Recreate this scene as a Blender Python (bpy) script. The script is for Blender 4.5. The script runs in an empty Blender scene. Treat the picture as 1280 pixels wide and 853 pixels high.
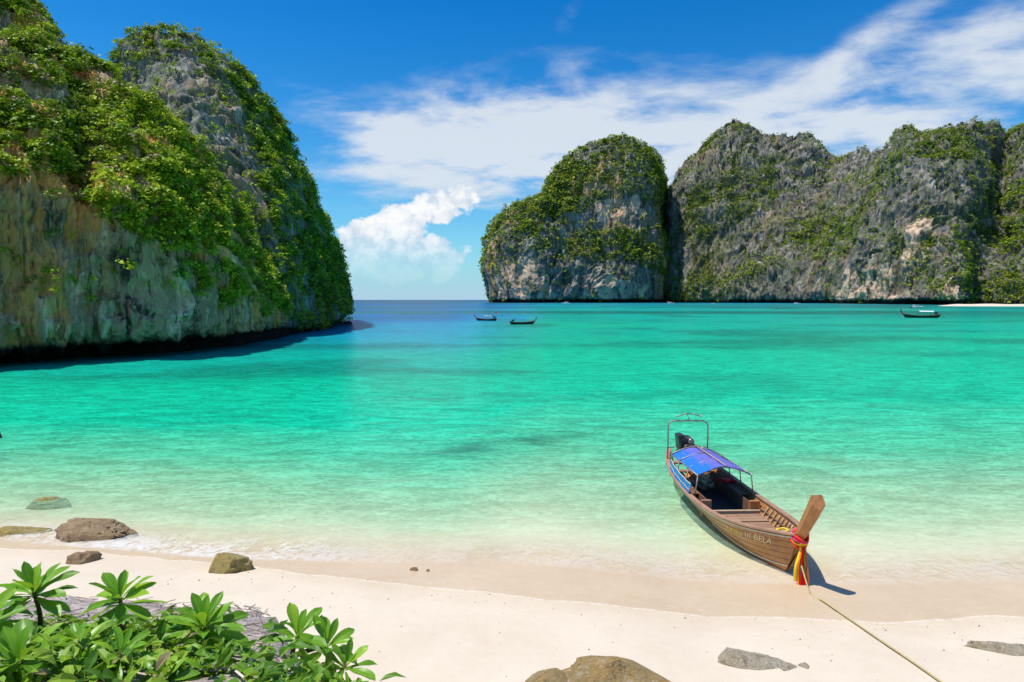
import bpy, bmesh, math, random
import numpy as np
from mathutils import Vector, Matrix, Euler
R = math.radians
rng = np.random.default_rng(7)
random.seed(7)
SC = bpy.context.scene
COL = SC.collection

# ------------------------------------------------------------------ camera
H, FPX = 6.5, 800.0
PITCH = math.atan(51.5 / FPX)
cam_d = bpy.data.cameras.new('camera')
cam = bpy.data.objects.new('camera', cam_d)
COL.objects.link(cam)
cam.location = (0, 0, H)
cam.rotation_euler = (math.pi / 2 - PITCH, 0, 0)
cam_d.sensor_width = 36.0
cam_d.lens = FPX / 1280 * 36
cam_d.clip_start = 0.1
cam_d.clip_end = 120000
SC.camera = cam

# ------------------------------------------------------------------ light
SUN_EL, SUN_AZ = R(69), R(264)      # azimuth clockwise from +Y: the sun stands to the west, a little behind the camera
sun_dir = Vector((math.cos(SUN_EL) * math.sin(SUN_AZ), math.cos(SUN_EL) * math.cos(SUN_AZ), math.sin(SUN_EL)))
sd = bpy.data.lights.new('sun', 'SUN')
sd.energy = 5.0
sd.angle = R(0.53)
sd.color = (1.0, 0.95, 0.87)
sun = bpy.data.objects.new('sun', sd)
COL.objects.link(sun)
sun.rotation_euler = (-sun_dir).to_track_quat('-Z', 'Y').to_euler()
SC.view_settings.view_transform = 'Standard'
SC.view_settings.look = 'None'
SC.view_settings.gamma = 1
SC.view_settings.exposure = 0.05
SC.render.engine = 'CYCLES'
SC.cycles.max_bounces = 5
SC.cycles.adaptive_threshold = 0.02
SC.cycles.transparent_max_bounces = 12
SC.cycles.caustics_reflective = False
SC.cycles.caustics_refractive = False
SC.cycles.sample_clamp_indirect = 4


# ------------------------------------------------------------------ node helper
class NT:
    def __init__(s, tree):
        s.t = tree
        s.n = tree.nodes
        s.n.clear()

    def new(s, typ, props=None, **inp):
        nd = s.n.new(typ)
        for k, v in (props or {}).items():
            setattr(nd, k, v)
        for k, v in inp.items():
            key = k.replace('__', ' ')
            if key.startswith('i') and key[1:].isdigit():
                key = int(key[1:])
            s.set(nd.inputs[key], v)
        return nd

    def set(s, sock, v):
        if isinstance(v, bpy.types.NodeSocket):
            s.t.links.new(v, sock)
        elif isinstance(v, bpy.types.Node):
            s.t.links.new(v.outputs[0], sock)
        else:
            if hasattr(sock, 'default_value'):
                try:
                    sock.default_value = v
                except Exception:
                    sock.default_value = (*v, 1.0)

    def m(s, op, a, b=None, c=None, clamp=False):
        nd = s.n.new('ShaderNodeMath')
        nd.operation = op
        nd.use_clamp = clamp
        for i, v in enumerate((a, b, c)):
            if v is not None:
                s.set(nd.inputs[i], v)
        return nd.outputs[0]

    def vm(s, op, a, b=None):
        nd = s.n.new('ShaderNodeVectorMath')
        nd.operation = op
        s.set(nd.inputs[0], a)
        if b is not None:
            s.set(nd.inputs[1], b)
        return nd.outputs[0]

    def noise(s, vec, scale=1.0, detail=4.0, rough=0.55, dist=0.0, col=False):
        nd = s.new('ShaderNodeTexNoise', None, Vector=vec, Scale=scale, Detail=detail, Roughness=rough, Distortion=dist)
        return nd.outputs['Color' if col else 0]

    def ramp(s, fac, stops, interp='LINEAR'):
        nd = s.n.new('ShaderNodeValToRGB')
        nd.color_ramp.interpolation = interp
        els = nd.color_ramp.elements
        while len(els) < len(stops):
            els.new(0.5)
        for e, (p, c) in zip(els, stops):
            e.position = p
            e.color = (*c, 1.0) if len(c) == 3 else c
        s.set(nd.inputs[0], fac)
        return nd.outputs[0]

    def sstep(s, x, a, b):
        nd = s.n.new('ShaderNodeMapRange')
        nd.interpolation_type = 'SMOOTHSTEP'
        s.set(nd.inputs[0], x)
        nd.inputs[1].default_value, nd.inputs[2].default_value = a, b
        nd.inputs[3].default_value, nd.inputs[4].default_value = 0.0, 1.0
        return nd.outputs[0]

    def mix(s, f, a, b, typ='MIX'):
        nd = s.n.new('ShaderNodeMix')
        nd.data_type = 'RGBA'
        nd.blend_type = typ
        s.set(nd.inputs[0], f)
        s.set(nd.inputs[6], a)
        s.set(nd.inputs[7], b)
        return nd.outputs[2]

    def pos(s):
        return s.n.new('ShaderNodeNewGeometry').outputs['Position']

    def attr(s, name):
        nd = s.n.new('ShaderNodeAttribute')
        nd.attribute_name = name
        return nd

    def bump(s, h, strength=0.3, dist=0.05):
        return s.new('ShaderNodeBump', None, Strength=strength, Distance=dist, Height=h).outputs[0]

    def mixs(s, f, a, b):
        nd = s.n.new('ShaderNodeMixShader')
        s.set(nd.inputs[0], f)
        s.set(nd.inputs[1], a)
        s.set(nd.inputs[2], b)
        return nd.outputs[0]

    def out(s, sh):
        o = s.n.new('ShaderNodeOutputMaterial')
        s.set(o.inputs[0], sh)


def newmat(name):
    m = bpy.data.materials.new(name)
    m.use_nodes = True
    return m, NT(m.node_tree)


# ------------------------------------------------------------------ world: blue sky, veil of high cloud, one cumulus
world = bpy.data.worlds.new('World')
SC.world = world
world.use_nodes = True
w = NT(world.node_tree)
sky = w.n.new('ShaderNodeTexSky')
sky.sky_type = 'NISHITA'
sky.sun_disc = False
sky.sun_elevation = SUN_EL
sky.sun_rotation = SUN_AZ
sky.air_density = 1.0
sky.dust_density = 0.4
sky.ozone_density = 2.5
hsv = w.new('ShaderNodeHueSaturation', None, Saturation=1.5, Value=1.0, Color=sky.outputs[0])
skyc = w.mix(1.0, hsv.outputs[0], (0.50, 1.50, 1.68, 1), 'MULTIPLY')
tc = w.n.new('ShaderNodeTexCoord').outputs['Generated']
sx = w.n.new('ShaderNodeSeparateXYZ')
w.set(sx.inputs[0], tc)
dx, dy, dz = sx.outputs
az = w.m('ARCTAN2', dx, dy)
el = w.m('ARCSINE', dz)
# cloud sheet high above: direction projected on a plane
inv = w.m('DIVIDE', 1.0, w.m('ADD', w.m('MAXIMUM', dz, 0.0), 0.16))
cx = w.n.new('ShaderNodeCombineXYZ')
w.set(cx.inputs[0], w.m('MULTIPLY', dx, inv))
w.set(cx.inputs[1], w.m('MULTIPLY', dy, inv))
sheet = cx.outputs[0]
mp = w.new('ShaderNodeMapping', None, Vector=sheet, Rotation=(0, 0, R(35)), Scale=(0.9, 1.2, 1))
cirrus = w.noise(mp.outputs[0], 2.8, 10, 0.60, 0.18)
soft = w.noise(sheet, 0.8, 3, 0.5, 0.3)


def blob(a0, e0, ra, re, tilt=0.0):
    da = w.m('SUBTRACT', az, a0)
    de = w.m('SUBTRACT', w.m('SUBTRACT', el, e0), w.m('MULTIPLY', da, tilt))
    q = w.m('ADD', w.m('POWER', w.m('ABSOLUTE', w.m('DIVIDE', da, ra)), 2), w.m('POWER', w.m('ABSOLUTE', w.m('DIVIDE', de, re)), 2))
    return w.m('EXPONENT', w.m('MULTIPLY', q, -1))


def azel(px, py):
    a = math.atan((px - 640) / FPX)
    v = (375 - py) / FPX
    return a, math.atan(v * math.cos(a))


def pxblob(px, py, rx, ry, tilt=0.0):
    a, e = azel(px, py)
    return blob(a, e, rx / FPX, ry / FPX, tilt)


bank = pxblob(820, 175, 330, 70, -0.02)
for b, k in ((pxblob(700, 205, 240, 45), 0.5), (pxblob(1190, 110, 170, 75, 0.1), 0.6), (pxblob(600, 150, 190, 60, 0.25), 0.55), (pxblob(430, 145, 90, 22, -0.3), 0.45),
             (pxblob(1070, 62, 85, 18, 0.45), 0.6), (pxblob(1260, 30, 90, 25, 0.2), 0.5), (pxblob(712, 22, 26, 20, 0.2), 0.42), (pxblob(640, 235, 300, 60), 0.35)):
    bank = w.m('ADD', bank, w.m('MULTIPLY', b, k))
# elsewhere in the sky the same veil goes on in loose bands
ahead = w.sstep(dy, 0.25, 0.6)
bank = w.m('ADD', bank, w.m('MULTIPLY', w.m('SUBTRACT', 1.0, ahead), w.m('MULTIPLY', soft, 0.9)))
cir = w.m('MULTIPLY', bank, w.m('ADD', -0.15, w.m('MULTIPLY', cirrus, 1.75)))
cir = w.m('ADD', cir, w.m('MULTIPLY', w.m('SUBTRACT', cirrus, 0.5), 0.55))
cirf = w.m('MULTIPLY', w.sstep(cir, 0.24, 1.0), 0.88)
# pale air low over the sea
low = w.m('MULTIPLY', w.m('EXPONENT', w.m('MULTIPLY', w.m('MAXIMUM', el, 0.0), -10.5)), 0.90)
# cumulus
gn = w.new('ShaderNodeCombineXYZ', None, X=az, Y=el, Z=0.3)
puff = w.noise(gn.outputs[0], 26, 6, 0.58, 0.25)
puff2 = w.noise(gn.outputs[0], 48, 4, 0.6, 0.2)
cu = pxblob(452, 300, 40, 30)
for b in (pxblob(500, 282, 45, 30), pxblob(548, 262, 36, 26), pxblob(578, 248, 24, 19), pxblob(520, 325, 75, 38), pxblob(430, 335, 40, 30)):
    cu = w.m('MAXIMUM', cu, b)
cuv = w.m('ADD', cu, w.m('MULTIPLY', w.m('SUBTRACT', puff, 0.5), 1.15))
cuf = w.sstep(w.m('ADD', cuv, w.m('MULTIPLY', w.m('SUBTRACT', puff2, 0.5), 0.22)), 0.43, 0.60)
a1, e1 = azel(500, 345)
cuf = w.m('MULTIPLY', cuf, w.m('ADD', 0.10, w.m('MULTIPLY', w.sstep(el, e1 - 0.015, e1 + 0.085), 0.88)))
cucol = w.mix(w.sstep(w.m('ADD', w.m('MULTIPLY', puff2, 0.55), w.m('MULTIPLY', puff, 0.45)), 0.36, 0.60), (6.6, 7.8, 9.4, 1), (11.3, 11.3, 11.3, 1))
c1 = w.mix(low, skyc, (5.2, 7.3, 9.6, 1))
c2 = w.mix(cirf, c1, (8.6, 9.2, 9.9, 1))
c3 = w.mix(cuf, c2, cucol)
bg = w.new('ShaderNodeBackground', None, Color=c3, Strength=0.085)
wo = w.n.new('ShaderNodeOutputWorld')
w.set(wo.inputs[0], bg)


# ------------------------------------------------------------------ numpy tools
def ray(px, py):
    c, s_ = math.cos(PITCH), math.sin(PITCH)
    px = np.asarray(px, float)
    py = np.asarray(py, float)
    xc = (px - 640) / FPX
    yc = -(py - 426.5) / FPX
    return np.stack([xc, c + yc * s_, -s_ + yc * c], -1)


def at(px, py, d):
    r = ray(px, py)
    return r / r[..., 1:2] * np.asarray(d, float)[..., None] + np.array([0, 0, H])


def toscreen(P):
    c, s_ = math.cos(PITCH), math.sin(PITCH)
    q = P - np.array([0, 0, H])
    dep = q[..., 1] * c - q[..., 2] * s_
    up = q[..., 1] * s_ + q[..., 2] * c
    return 640 + FPX * q[..., 0] / dep, 426.5 - FPX * up / dep


def ground(px, py, z=0.0):
    r = ray(px, py)
    t = (z - H) / r[2]
    return Vector((r[0] * t, r[1] * t, z))


def _h(ix, iy, iz, seed):
    n = (ix.astype(np.uint32) * np.uint32(374761393) + iy.astype(np.uint32) * np.uint32(668265263) + iz.astype(np.uint32) * np.uint32(2147483647)
         + np.uint32(seed * 974711 % 4294967295))
    n = (n ^ (n >> np.uint32(13))) * np.uint32(1274126177)
    n = (n ^ (n >> np.uint32(16))) * np.uint32(2246822519)
    return (n ^ (n >> np.uint32(15))).astype(np.float64) / 4294967295.0


def vnoise(P, seed=0):
    i = np.floor(P).astype(np.int64)
    f = P - i
    f = f * f * f * (f * (f * 6 - 15) + 10)
    o = 0
    with np.errstate(over='ignore'):
        for a in (0, 1):
            for b in (0, 1):
                for c in (0, 1):
                    wgt = (f[..., 0] if a else 1 - f[..., 0]) * (f[..., 1] if b else 1 - f[..., 1]) * (f[..., 2] if c else 1 - f[..., 2])
                    o = o + wgt * _h(i[..., 0] + a, i[..., 1] + b, i[..., 2] + c, seed)
    return o * 2 - 1


def fbm(P, octv=4, seed=0, gain=0.5):
    a, t, o = 1.0, 0, 0
    for k in range(octv):
        o = o + a * vnoise(P * 2.03 ** k + 17.3 * k, seed + k)
        t += a
        a *= gain
    return o / t


def ridged(P, octv=4, seed=0, gain=0.5):
    a, t, o = 1.0, 0, 0
    for k in range(octv):
        o = o + a * (1 - 2 * np.abs(vnoise(P * 2.03 ** k + 9.1 * k, seed + k)))
        t += a
        a *= gain
    return o / t


def mesh_np(name, V, F, smooth=True):
    """V (n,3); F (m,k) with constant k"""
    me = bpy.data.meshes.new(name)
    V = np.ascontiguousarray(V, dtype=np.float32)
    F = np.ascontiguousarray(F, dtype=np.int32)
    k = F.shape[1]
    me.vertices.add(len(V))
    me.vertices.foreach_set('co', V.ravel())
    me.loops.add(F.size)
    me.loops.foreach_set('vertex_index', F.ravel())
    me.polygons.add(len(F))
    me.polygons.foreach_set('loop_start', np.arange(0, F.size, k, dtype=np.int32))
    me.polygons.foreach_set('loop_total', np.full(len(F), k, dtype=np.int32))
    me.polygons.foreach_set('use_smooth', np.full(len(F), smooth))
    me.update(calc_edges=True)
    me.validate()
    return me


def add_attr(me, name, vals):
    a = me.attributes.new(name, 'FLOAT', 'POINT')
    a.data.foreach_set('value', np.ascontiguousarray(vals, dtype=np.float32).ravel())


def grid_faces(U, V):
    i = np.arange(U * V).reshape(U, V)
    return np.stack([i[:-1, :-1], i[1:, :-1], i[1:, 1:], i[:-1, 1:]], -1).reshape(-1, 4)


def link(name, me, mat=None, parent=None, loc=None):
    o = bpy.data.objects.new(name, me)
    COL.objects.link(o)
    if mat is not None and me is not None and not me.materials:
        me.materials.append(mat)
    if parent is not None:
        o.parent = parent
    if loc is not None:
        o.location = loc
    return o


def empty(name, loc=(0, 0, 0), rot=(0, 0, 0)):
    o = bpy.data.objects.new(name, None)
    o.empty_display_size = 0.2
    COL.objects.link(o)
    o.location = loc
    o.rotation_euler = rot
    return o


def tag(o, label=None, cat=None, group=None, kind=None):
    if label:
        o['label'] = label
    if cat:
        o['category'] = cat
    if group:
        o['group'] = group
    if kind:
        o['kind'] = kind
    return o


def catmull(P, n, axis=0):
    """resample array P along an axis to n points with a Catmull-Rom spline"""
    P = np.moveaxis(P, axis, 0)
    m = len(P)
    t = np.linspace(0, m - 1, n)
    i = np.clip(np.floor(t).astype(int), 0, m - 2)
    f = (t - i).reshape((-1,) + (1,) * (P.ndim - 1))
    E = np.concatenate([2 * P[:1] - P[1:2], P, 2 * P[-1:] - P[-2:-1]])
    p0, p1, p2, p3 = E[i], E[i + 1], E[i + 2], E[i + 3]
    o = 0.5 * (2 * p1 + (p2 - p0) * f + (2 * p0 - 5 * p1 + 4 * p2 - p3) * f ** 2 + (3 * p1 - p0 - 3 * p2 + p3) * f ** 3)
    return np.moveaxis(o, 0, axis)


def in_poly(x, y, poly):
    ins = np.zeros(x.shape, bool)
    n = len(poly)
    for k in range(n):
        x0, y0 = poly[k]
        x1, y1 = poly[(k + 1) % n]
        if y0 == y1:
            continue
        c = ((y0 > y) != (y1 > y)) & (x < (x1 - x0) * (y - y0) / (y1 - y0) + x0)
        ins ^= c
    return ins


# ------------------------------------------------------------------ materials
def mat_rock(name, S, pale, mid, dark, ochre, ochre_amt=0.5, moss=None, moss_amt=0.4, tide=(0.0, 1.0), bump=0.6, othr=0.51):
    """S: size of the largest patches in metres"""
    m, n = newmat(name)
    p = n.pos()
    st = n.new('ShaderNodeMapping', None, Vector=p, Scale=(1 / S, 1 / S, 0.16 / S)).outputs[0]
    iso = n.new('ShaderNodeMapping', None, Vector=p, Scale=(1 / S, 1 / S, 0.6 / S)).outputs[0]
    a = n.noise(st, 4.5, 10, 0.70, 0.35)
    b = n.noise(iso, 6.0, 10, 0.70, 0.3)
    c = n.noise(st, 18, 6, 0.65, 0.1)
    t = n.m('ADD', n.m('MULTIPLY', a, 0.5), n.m('ADD', n.m('MULTIPLY', b, 0.32), n.m('MULTIPLY', c, 0.18)))
    col = n.ramp(t, [(0.415, dark), (0.475, mid), (0.52, mid), (0.58, pale)])
    o = n.noise(n.vm('ADD', st, (5.2, 1.3, 7.7)), 1.6, 7, 0.62, 0.8)
    col = n.mix(n.m('MULTIPLY', n.sstep(o, othr, othr + 0.09), ochre_amt), col, ochre)
    if moss:
        g = n.noise(n.vm('ADD', iso, (1.2, 8.3, 2.7)), 2.2, 7, 0.6, 0.6)
        col = n.mix(n.m('MULTIPLY', n.sstep(g, 0.46, 0.62), moss_amt), col, moss)
    dr = n.noise(n.new('ShaderNodeMapping', None, Vector=p, Scale=(1 / S, 1 / S, 0.035 / S)).outputs[0], 13, 4, 0.6, 0.15)
    dm = n.m('MULTIPLY', n.sstep(dr, 0.56, 0.61), n.sstep(b, 0.36, 0.56))
    col = n.mix(n.m('MULTIPLY', dm, 0.7), col, tuple(c_ * 0.8 for c_ in dark) + (1,))
    dl = n.m('MULTIPLY', n.sstep(n.m('SUBTRACT', 1.0, dr), 0.57, 0.62), n.sstep(a, 0.42, 0.58))
    col = n.mix(n.m('MULTIPLY', dl, 0.5), col, tuple(pale) + (1,))
    sc = n.attr('scar').outputs['Fac']
    col = n.mix(n.m('MULTIPLY', sc, n.sstep(n.m('ADD', b, n.m('MULTIPLY', a, 0.5)), 0.64, 0.80)), col, n.mix(c, (0.46, 0.25, 0.13, 1), (0.74, 0.60, 0.46, 1)))
    # black algae just above the tide line
    zz = n.n.new('ShaderNodeSeparateXYZ')
    n.set(zz.inputs[0], p)
    zr = n.m('ADD', zz.outputs[2], n.m('MULTIPLY', n.m('SUBTRACT', b, 0.5), tide[1] * 1.2))
    col = n.mix(n.sstep(zr, tide[0], tide[0] + tide[1]), (0.022, 0.02, 0.017, 1), col)
    hgt = n.m('ADD', n.noise(iso, 22, 8, 0.7, 0.3), n.m('MULTIPLY', c, 1.0))
    bs = n.new('ShaderNodeBsdfPrincipled', None, Roughness=0.92, Normal=n.bump(hgt, bump, S * 0.02))
    n.set(bs.inputs['Base Color'], col)
    bs.inputs['Specular IOR Level'].default_value = 0.15
    n.out(bs)
    return m


def mat_leaf(name, cols, trans=0.3, rough=0.5, spec=0.25):
    m, n = newmat(name)
    r = n.attr('rnd').outputs['Fac']
    col = n.ramp(r, [(0.86 * i / (len(cols) - 1), c) for i, c in enumerate(cols)] + [(0.96, (0.30, 0.23, 0.12))])
    bs = n.new('ShaderNodeBsdfPrincipled', None, Roughness=rough)
    n.set(bs.inputs['Base Color'], col)
    bs.inputs['Specular IOR Level'].default_value = spec
    tr = n.new('ShaderNodeBsdfTranslucent', None, Color=n.mix(0.5, col, (0.25, 0.34, 0.02, 1)))
    n.out(n.mixs(trans, bs.outputs[0], tr.outputs[0]))
    return m


def mat_plain(name, col, rough=0.6, metal=0.0, spec=0.4, var=0.25, scale=6.0, bump=0.0):
    m, n = newmat(name)
    tco = n.n.new('ShaderNodeTexCoord').outputs['Object']
    a = n.noise(tco, scale, 6, 0.6, 0.3)
    dk = tuple(c * (1 - var) for c in col)
    lt = tuple(min(1, c * (1 + var)) for c in col)
    bs = n.new('ShaderNodeBsdfPrincipled', None, Roughness=rough, Metallic=metal)
    n.set(bs.inputs['Base Color'], n.ramp(a, [(0.3, dk), (0.7, lt)]))
    bs.inputs['Specular IOR Level'].default_value = spec
    if bump:
        n.set(bs.inputs['Normal'], n.bump(a, bump, 0.02))
    n.out(bs)
    return m


def mat_wood(name, dark, light, axis=0, rough=0.55, grain=1.0, spec=0.35):
    m, n = newmat(name)
    tco = n.n.new('ShaderNodeTexCoord').outputs['Object']
    oi = n.n.new('ShaderNodeObjectInfo').outputs['Random']
    sc = [9.0 * grain] * 3
    sc[axis] = 0.7
    mp_ = n.new('ShaderNodeMapping', None, Vector=n.vm('ADD', tco, n.vm('MULTIPLY', n.new('ShaderNodeCombineXYZ', None, X=oi, Y=oi, Z=oi).outputs[0], (7, 7, 7))), Scale=tuple(sc))
    a = n.noise(mp_.outputs[0], 2.2, 8, 0.65, 1.2)
    b = n.noise(tco, 3.0, 5, 0.6, 0.2)
    t = n.m('ADD', n.m('MULTIPLY', a, 0.65), n.m('MULTIPLY', b, 0.35))
    t = n.m('ADD', t, n.m('MULTIPLY', n.m('SUBTRACT', oi, 0.5), 0.10))
    col = n.ramp(t, [(0.32, dark), (0.64, light)])
    # scuffs
    s_ = n.noise(tco, 11, 6, 0.7, 0.6)
    col = n.mix(n.m('MULTIPLY', n.sstep(s_, 0.60, 0.72), 0.45), col, tuple(min(1, c * 1.7) for c in light) + (1,))
    bs = n.new('ShaderNodeBsdfPrincipled', None, Roughness=rough, Normal=n.bump(a, 0.35, 0.01))
    n.set(bs.inputs['Base Color'], col)
    bs.inputs['Specular IOR Level'].default_value = spec
    n.out(bs)
    return m


M = {}
M['rock_left'] = mat_rock('limestone_green', 12.0, (0.80, 0.64, 0.42), (0.42, 0.31, 0.18), (0.055, 0.05, 0.04), (0.78, 0.36, 0.09), 0.9, (0.15, 0.20, 0.07), 0.2, (1.6, 0.8), 0.9, 0.47)
M['rock_left_far'] = mat_rock('limestone_grey_green', 14.0, (0.45, 0.43, 0.38), (0.20, 0.21, 0.18), (0.06, 0.06, 0.055), (0.40, 0.24, 0.10), 0.4, (0.08, 0.12, 0.05), 0.5, (1.2, 1.2), 0.9)
M['rock_mid'] = mat_rock('limestone_grey', 130.0, (0.46, 0.40, 0.33), (0.18, 0.17, 0.152), (0.032, 0.031, 0.029), (0.50, 0.29, 0.15), 0.8, (0.07, 0.10, 0.03), 0.35, (6.0, 5.0), 0.8)
M['rock_right'] = mat_rock('limestone_dark_grey', 90.0, (0.38, 0.335, 0.29), (0.15, 0.142, 0.128), (0.027, 0.026, 0.025), (0.38, 0.24, 0.13), 0.35, (0.09, 0.12, 0.035), 0.5, (5.0, 4.0), 0.9)
M['leaf_left'] = mat_leaf('cliff_shrub_leaves', [(0.035, 0.10, 0.010), (0.12, 0.25, 0.010), (0.30, 0.44, 0.012), (0.55, 0.62, 0.03)], 0.28)
M['leaf_far'] = mat_leaf('far_shrub_leaves', [(0.055, 0.12, 0.020), (0.14, 0.24, 0.022), (0.28, 0.37, 0.025), (0.46, 0.52, 0.03)], 0.36)


# ------------------------------------------------------------------ beach and sea bed
XE = np.array([-200, -60, -25, -13, -7, -3, 0, 2.2, 4.6, 8, 11.5, 20, 45, 200.0])
YE = np.array([40, 24, 17.8, 16.75, 15.65, 15.35, 15.45, 15.0, 14.3, 14.2, 14.4, 15.0, 18, 60.0])
XS = np.array([-200, -60, -25, -13.2, -6.5, -2.85, 0, 4.05, 7, 10, 20, 45, 200.0])
YS = np.array([39, 23.2, 17.4, 16.4, 15.2, 14.2, 13.35, 12.45, 12.2, 12.45, 13.0, 16, 58.0])


def smooth_interp(x, X, Y):
    d = [-0.9, -0.45, 0, 0.45, 0.9]
    return sum(np.interp(x + k, X, Y) for k in d) / len(d)


TT = np.array([-60, -20, -9, -5, -3.0, -1.5, -0.6, 0, 1.5, 4, 8, 12, 18, 26, 45, 90, 200, 500, 1500, 5000.0])
TZ = np.array([2.5, 1.4, 0.85, 0.50, 0.30, 0.13, 0.05, 0, -0.09, -0.30, -0.62, -1.02, -1.65, -2.1, -2.9, -3.8, -5.0, -8.0, -16, -40.0])


def beach_z(x, y):
    t = y - smooth_interp(x, XE, YE)
    z = np.interp(t, TT, TZ)
    P = np.stack([x, y, 0 * x], -1)
    z = z + 0.035 * fbm(P * 0.35, 3, 5) * np.clip(1 - t * 0 + 0, 0, 1) * np.clip(np.abs(t) / 2, 0.15, 1.5)
    z = z + 0.012 * fbm(P * 1.6, 3, 9) * (t < -1)
    # weed and rubble patches on the bed of the bay
    return z, t


def axis_coords(lo, hi, step, far, grow=1.09):
    c = list(np.arange(lo, hi + 1e-6, step))
    s_ = step
    a = c[-1]
    while a < far:
        s_ *= grow
        a += s_
        c.append(a)
    s_ = step
    b = c[0]
    left = []
    while b > -far:
        s_ *= grow
        b -= s_
        left.append(b)
    return np.array(left[::-1] + c)


xs = axis_coords(-18, 18, 0.24, 45000, 1.13)
ys = [v for v in axis_coords(10, 24, 0.14, 60000, 1.08) if v > -60]
ys = np.array(ys)
GX, GY = np.meshgrid(xs, ys, indexing='ij')
bz, bt = beach_z(GX, GY)
Fg = grid_faces(len(xs), len(ys))
me = mesh_np('beach', np.stack([GX, GY, bz], -1).reshape(-1, 3), Fg)
ts = GY - smooth_interp(GX, XS, YS)
Pn = np.stack([GX, GY, 0 * GX], -1)
ts = ts + 0.22 * fbm(Pn * 0.55, 3, 31) + 0.06 * fbm(Pn * 2.5, 2, 33)
add_attr(me, 'edge', bt)
add_attr(me, 'swash', ts)

m, n = newmat('sand')
p = n.pos()
ed = n.attr('edge').outputs['Fac']
sw = n.attr('swash').outputs['Fac']
g1 = n.noise(p, 0.5, 5, 0.6, 0.3)
g2 = n.noise(p, 260, 2, 0.6)
g3 = n.noise(p, 5, 5, 0.65, 0.4)
dry = n.ramp(n.m('ADD', n.m('MULTIPLY', g1, 0.55), n.m('ADD', n.m('MULTIPLY', g2, 0.25), n.m('MULTIPLY', g3, 0.2))),
             [(0.3, (0.56, 0.46, 0.345)), (0.7, (0.68, 0.585, 0.465))])
wetc = n.ramp(n.m('ADD', n.m('MULTIPLY', g1, 0.5), n.m('MULTIPLY', g3, 0.5)), [(0.3, (0.48, 0.34, 0.20)), (0.7, (0.58, 0.43, 0.27))])
wet = n.sstep(sw, -0.12, 0.10)
damp = n.m('MULTIPLY', n.sstep(sw, -1.0, 0.1), 0.30)
bed = n.sstep(ed, 0.3, 3.5)
col = n.mix(damp, dry, wetc)
col = n.mix(n.m('MULTIPLY', wet, 0.62), col, wetc)
bedc = n.ramp(g3, [(0.3, (0.66, 0.62, 0.44)), (0.7, (0.75, 0.71, 0.53))])
col = n.mix(bed, col, bedc)
# lace of foam left along the swash edge
ln = n.m('ABSOLUTE', n.m('ADD', sw, 0.02))
fo = n.m('MULTIPLY', n.m('SUBTRACT', 1.0, n.sstep(ln, 0.0, 0.055)), n.sstep(n.noise(p, 9, 4, 0.7, 0.5), 0.40, 0.56))
fo2 = n.m('MULTIPLY', n.m('MULTIPLY', n.sstep(sw, 0.02, 0.2), n.m('SUBTRACT', 1.0, n.sstep(sw, 0.2, 0.9))), n.m('MULTIPLY', n.sstep(n.noise(p, 7, 6, 0.75, 1.5), 0.56, 0.68), 0.35))
foam = n.m('MAXIMUM', n.m('MULTIPLY', fo, 0.42), fo2)
col = n.mix(foam, col, (0.84, 0.82, 0.78, 1))
hgt = n.m('ADD', n.m('MULTIPLY', g2, 0.1), n.m('ADD', n.m('MULTIPLY', n.noise(p, 1.4, 4, 0.6), 1.0), n.m('MULTIPLY', n.noise(p, 18, 4, 0.65), 0.25)))
bs = n.new('ShaderNodeBsdfPrincipled', None, Normal=n.bump(hgt, n.m('ADD', 0.12, n.m('MULTIPLY', n.m('SUBTRACT', 1.0, wet), 0.25)), 0.05))
n.set(bs.inputs['Base Color'], col)
n.set(bs.inputs['Roughness'], n.m('SUBTRACT', 0.95, n.m('MULTIPLY', wet, 0.55)))
bs.inputs['Specular IOR Level'].default_value = 0.25
n.out(bs)
M['sand'] = m
beach = link('beach', me, M['sand'])
tag(beach, 'pale sand beach sloping under the clear water', 'beach', kind='structure')

# ------------------------------------------------------------------ sea
xw = axis_coords(-20, 20, 0.25, 45000, 1.10)
yw = np.array([v for v in axis_coords(11, 26, 0.14, 60000, 1.06) if v > 10])
WX, WY = np.meshgrid(xw, yw, indexing='ij')
wz, wt = beach_z(WX, WY)
dep = -wz
PW = np.stack([WX, WY, 0 * WX], -1)
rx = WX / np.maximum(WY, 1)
# the mouth of the bay opens to deep sea ahead and to the west, brought nearer so its blue paints in the sky reflection; the eastern bay stays shallow over sand
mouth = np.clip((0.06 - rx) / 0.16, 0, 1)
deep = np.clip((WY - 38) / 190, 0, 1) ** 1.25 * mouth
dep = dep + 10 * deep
shal = np.clip((WY - 200) / 1200, 0, 1)
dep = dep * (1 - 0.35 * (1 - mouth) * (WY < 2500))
bed_patch = fbm(PW * np.array([0.012, 0.03, 0]), 4, 61)
weed = np.clip((fbm(PW * np.array([0.045, 0.09, 0]), 4, 71) - 0.10) * 3.2, 0, 1) * np.clip((WY - 28) / 30, 0, 1)
far_weed = np.clip((WY - 180) / 120, 0, 1) * np.clip((fbm(PW * np.array([0.004, 0.012, 0]), 3, 77) + 0.10) * 2.5, 0, 1)
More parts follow.
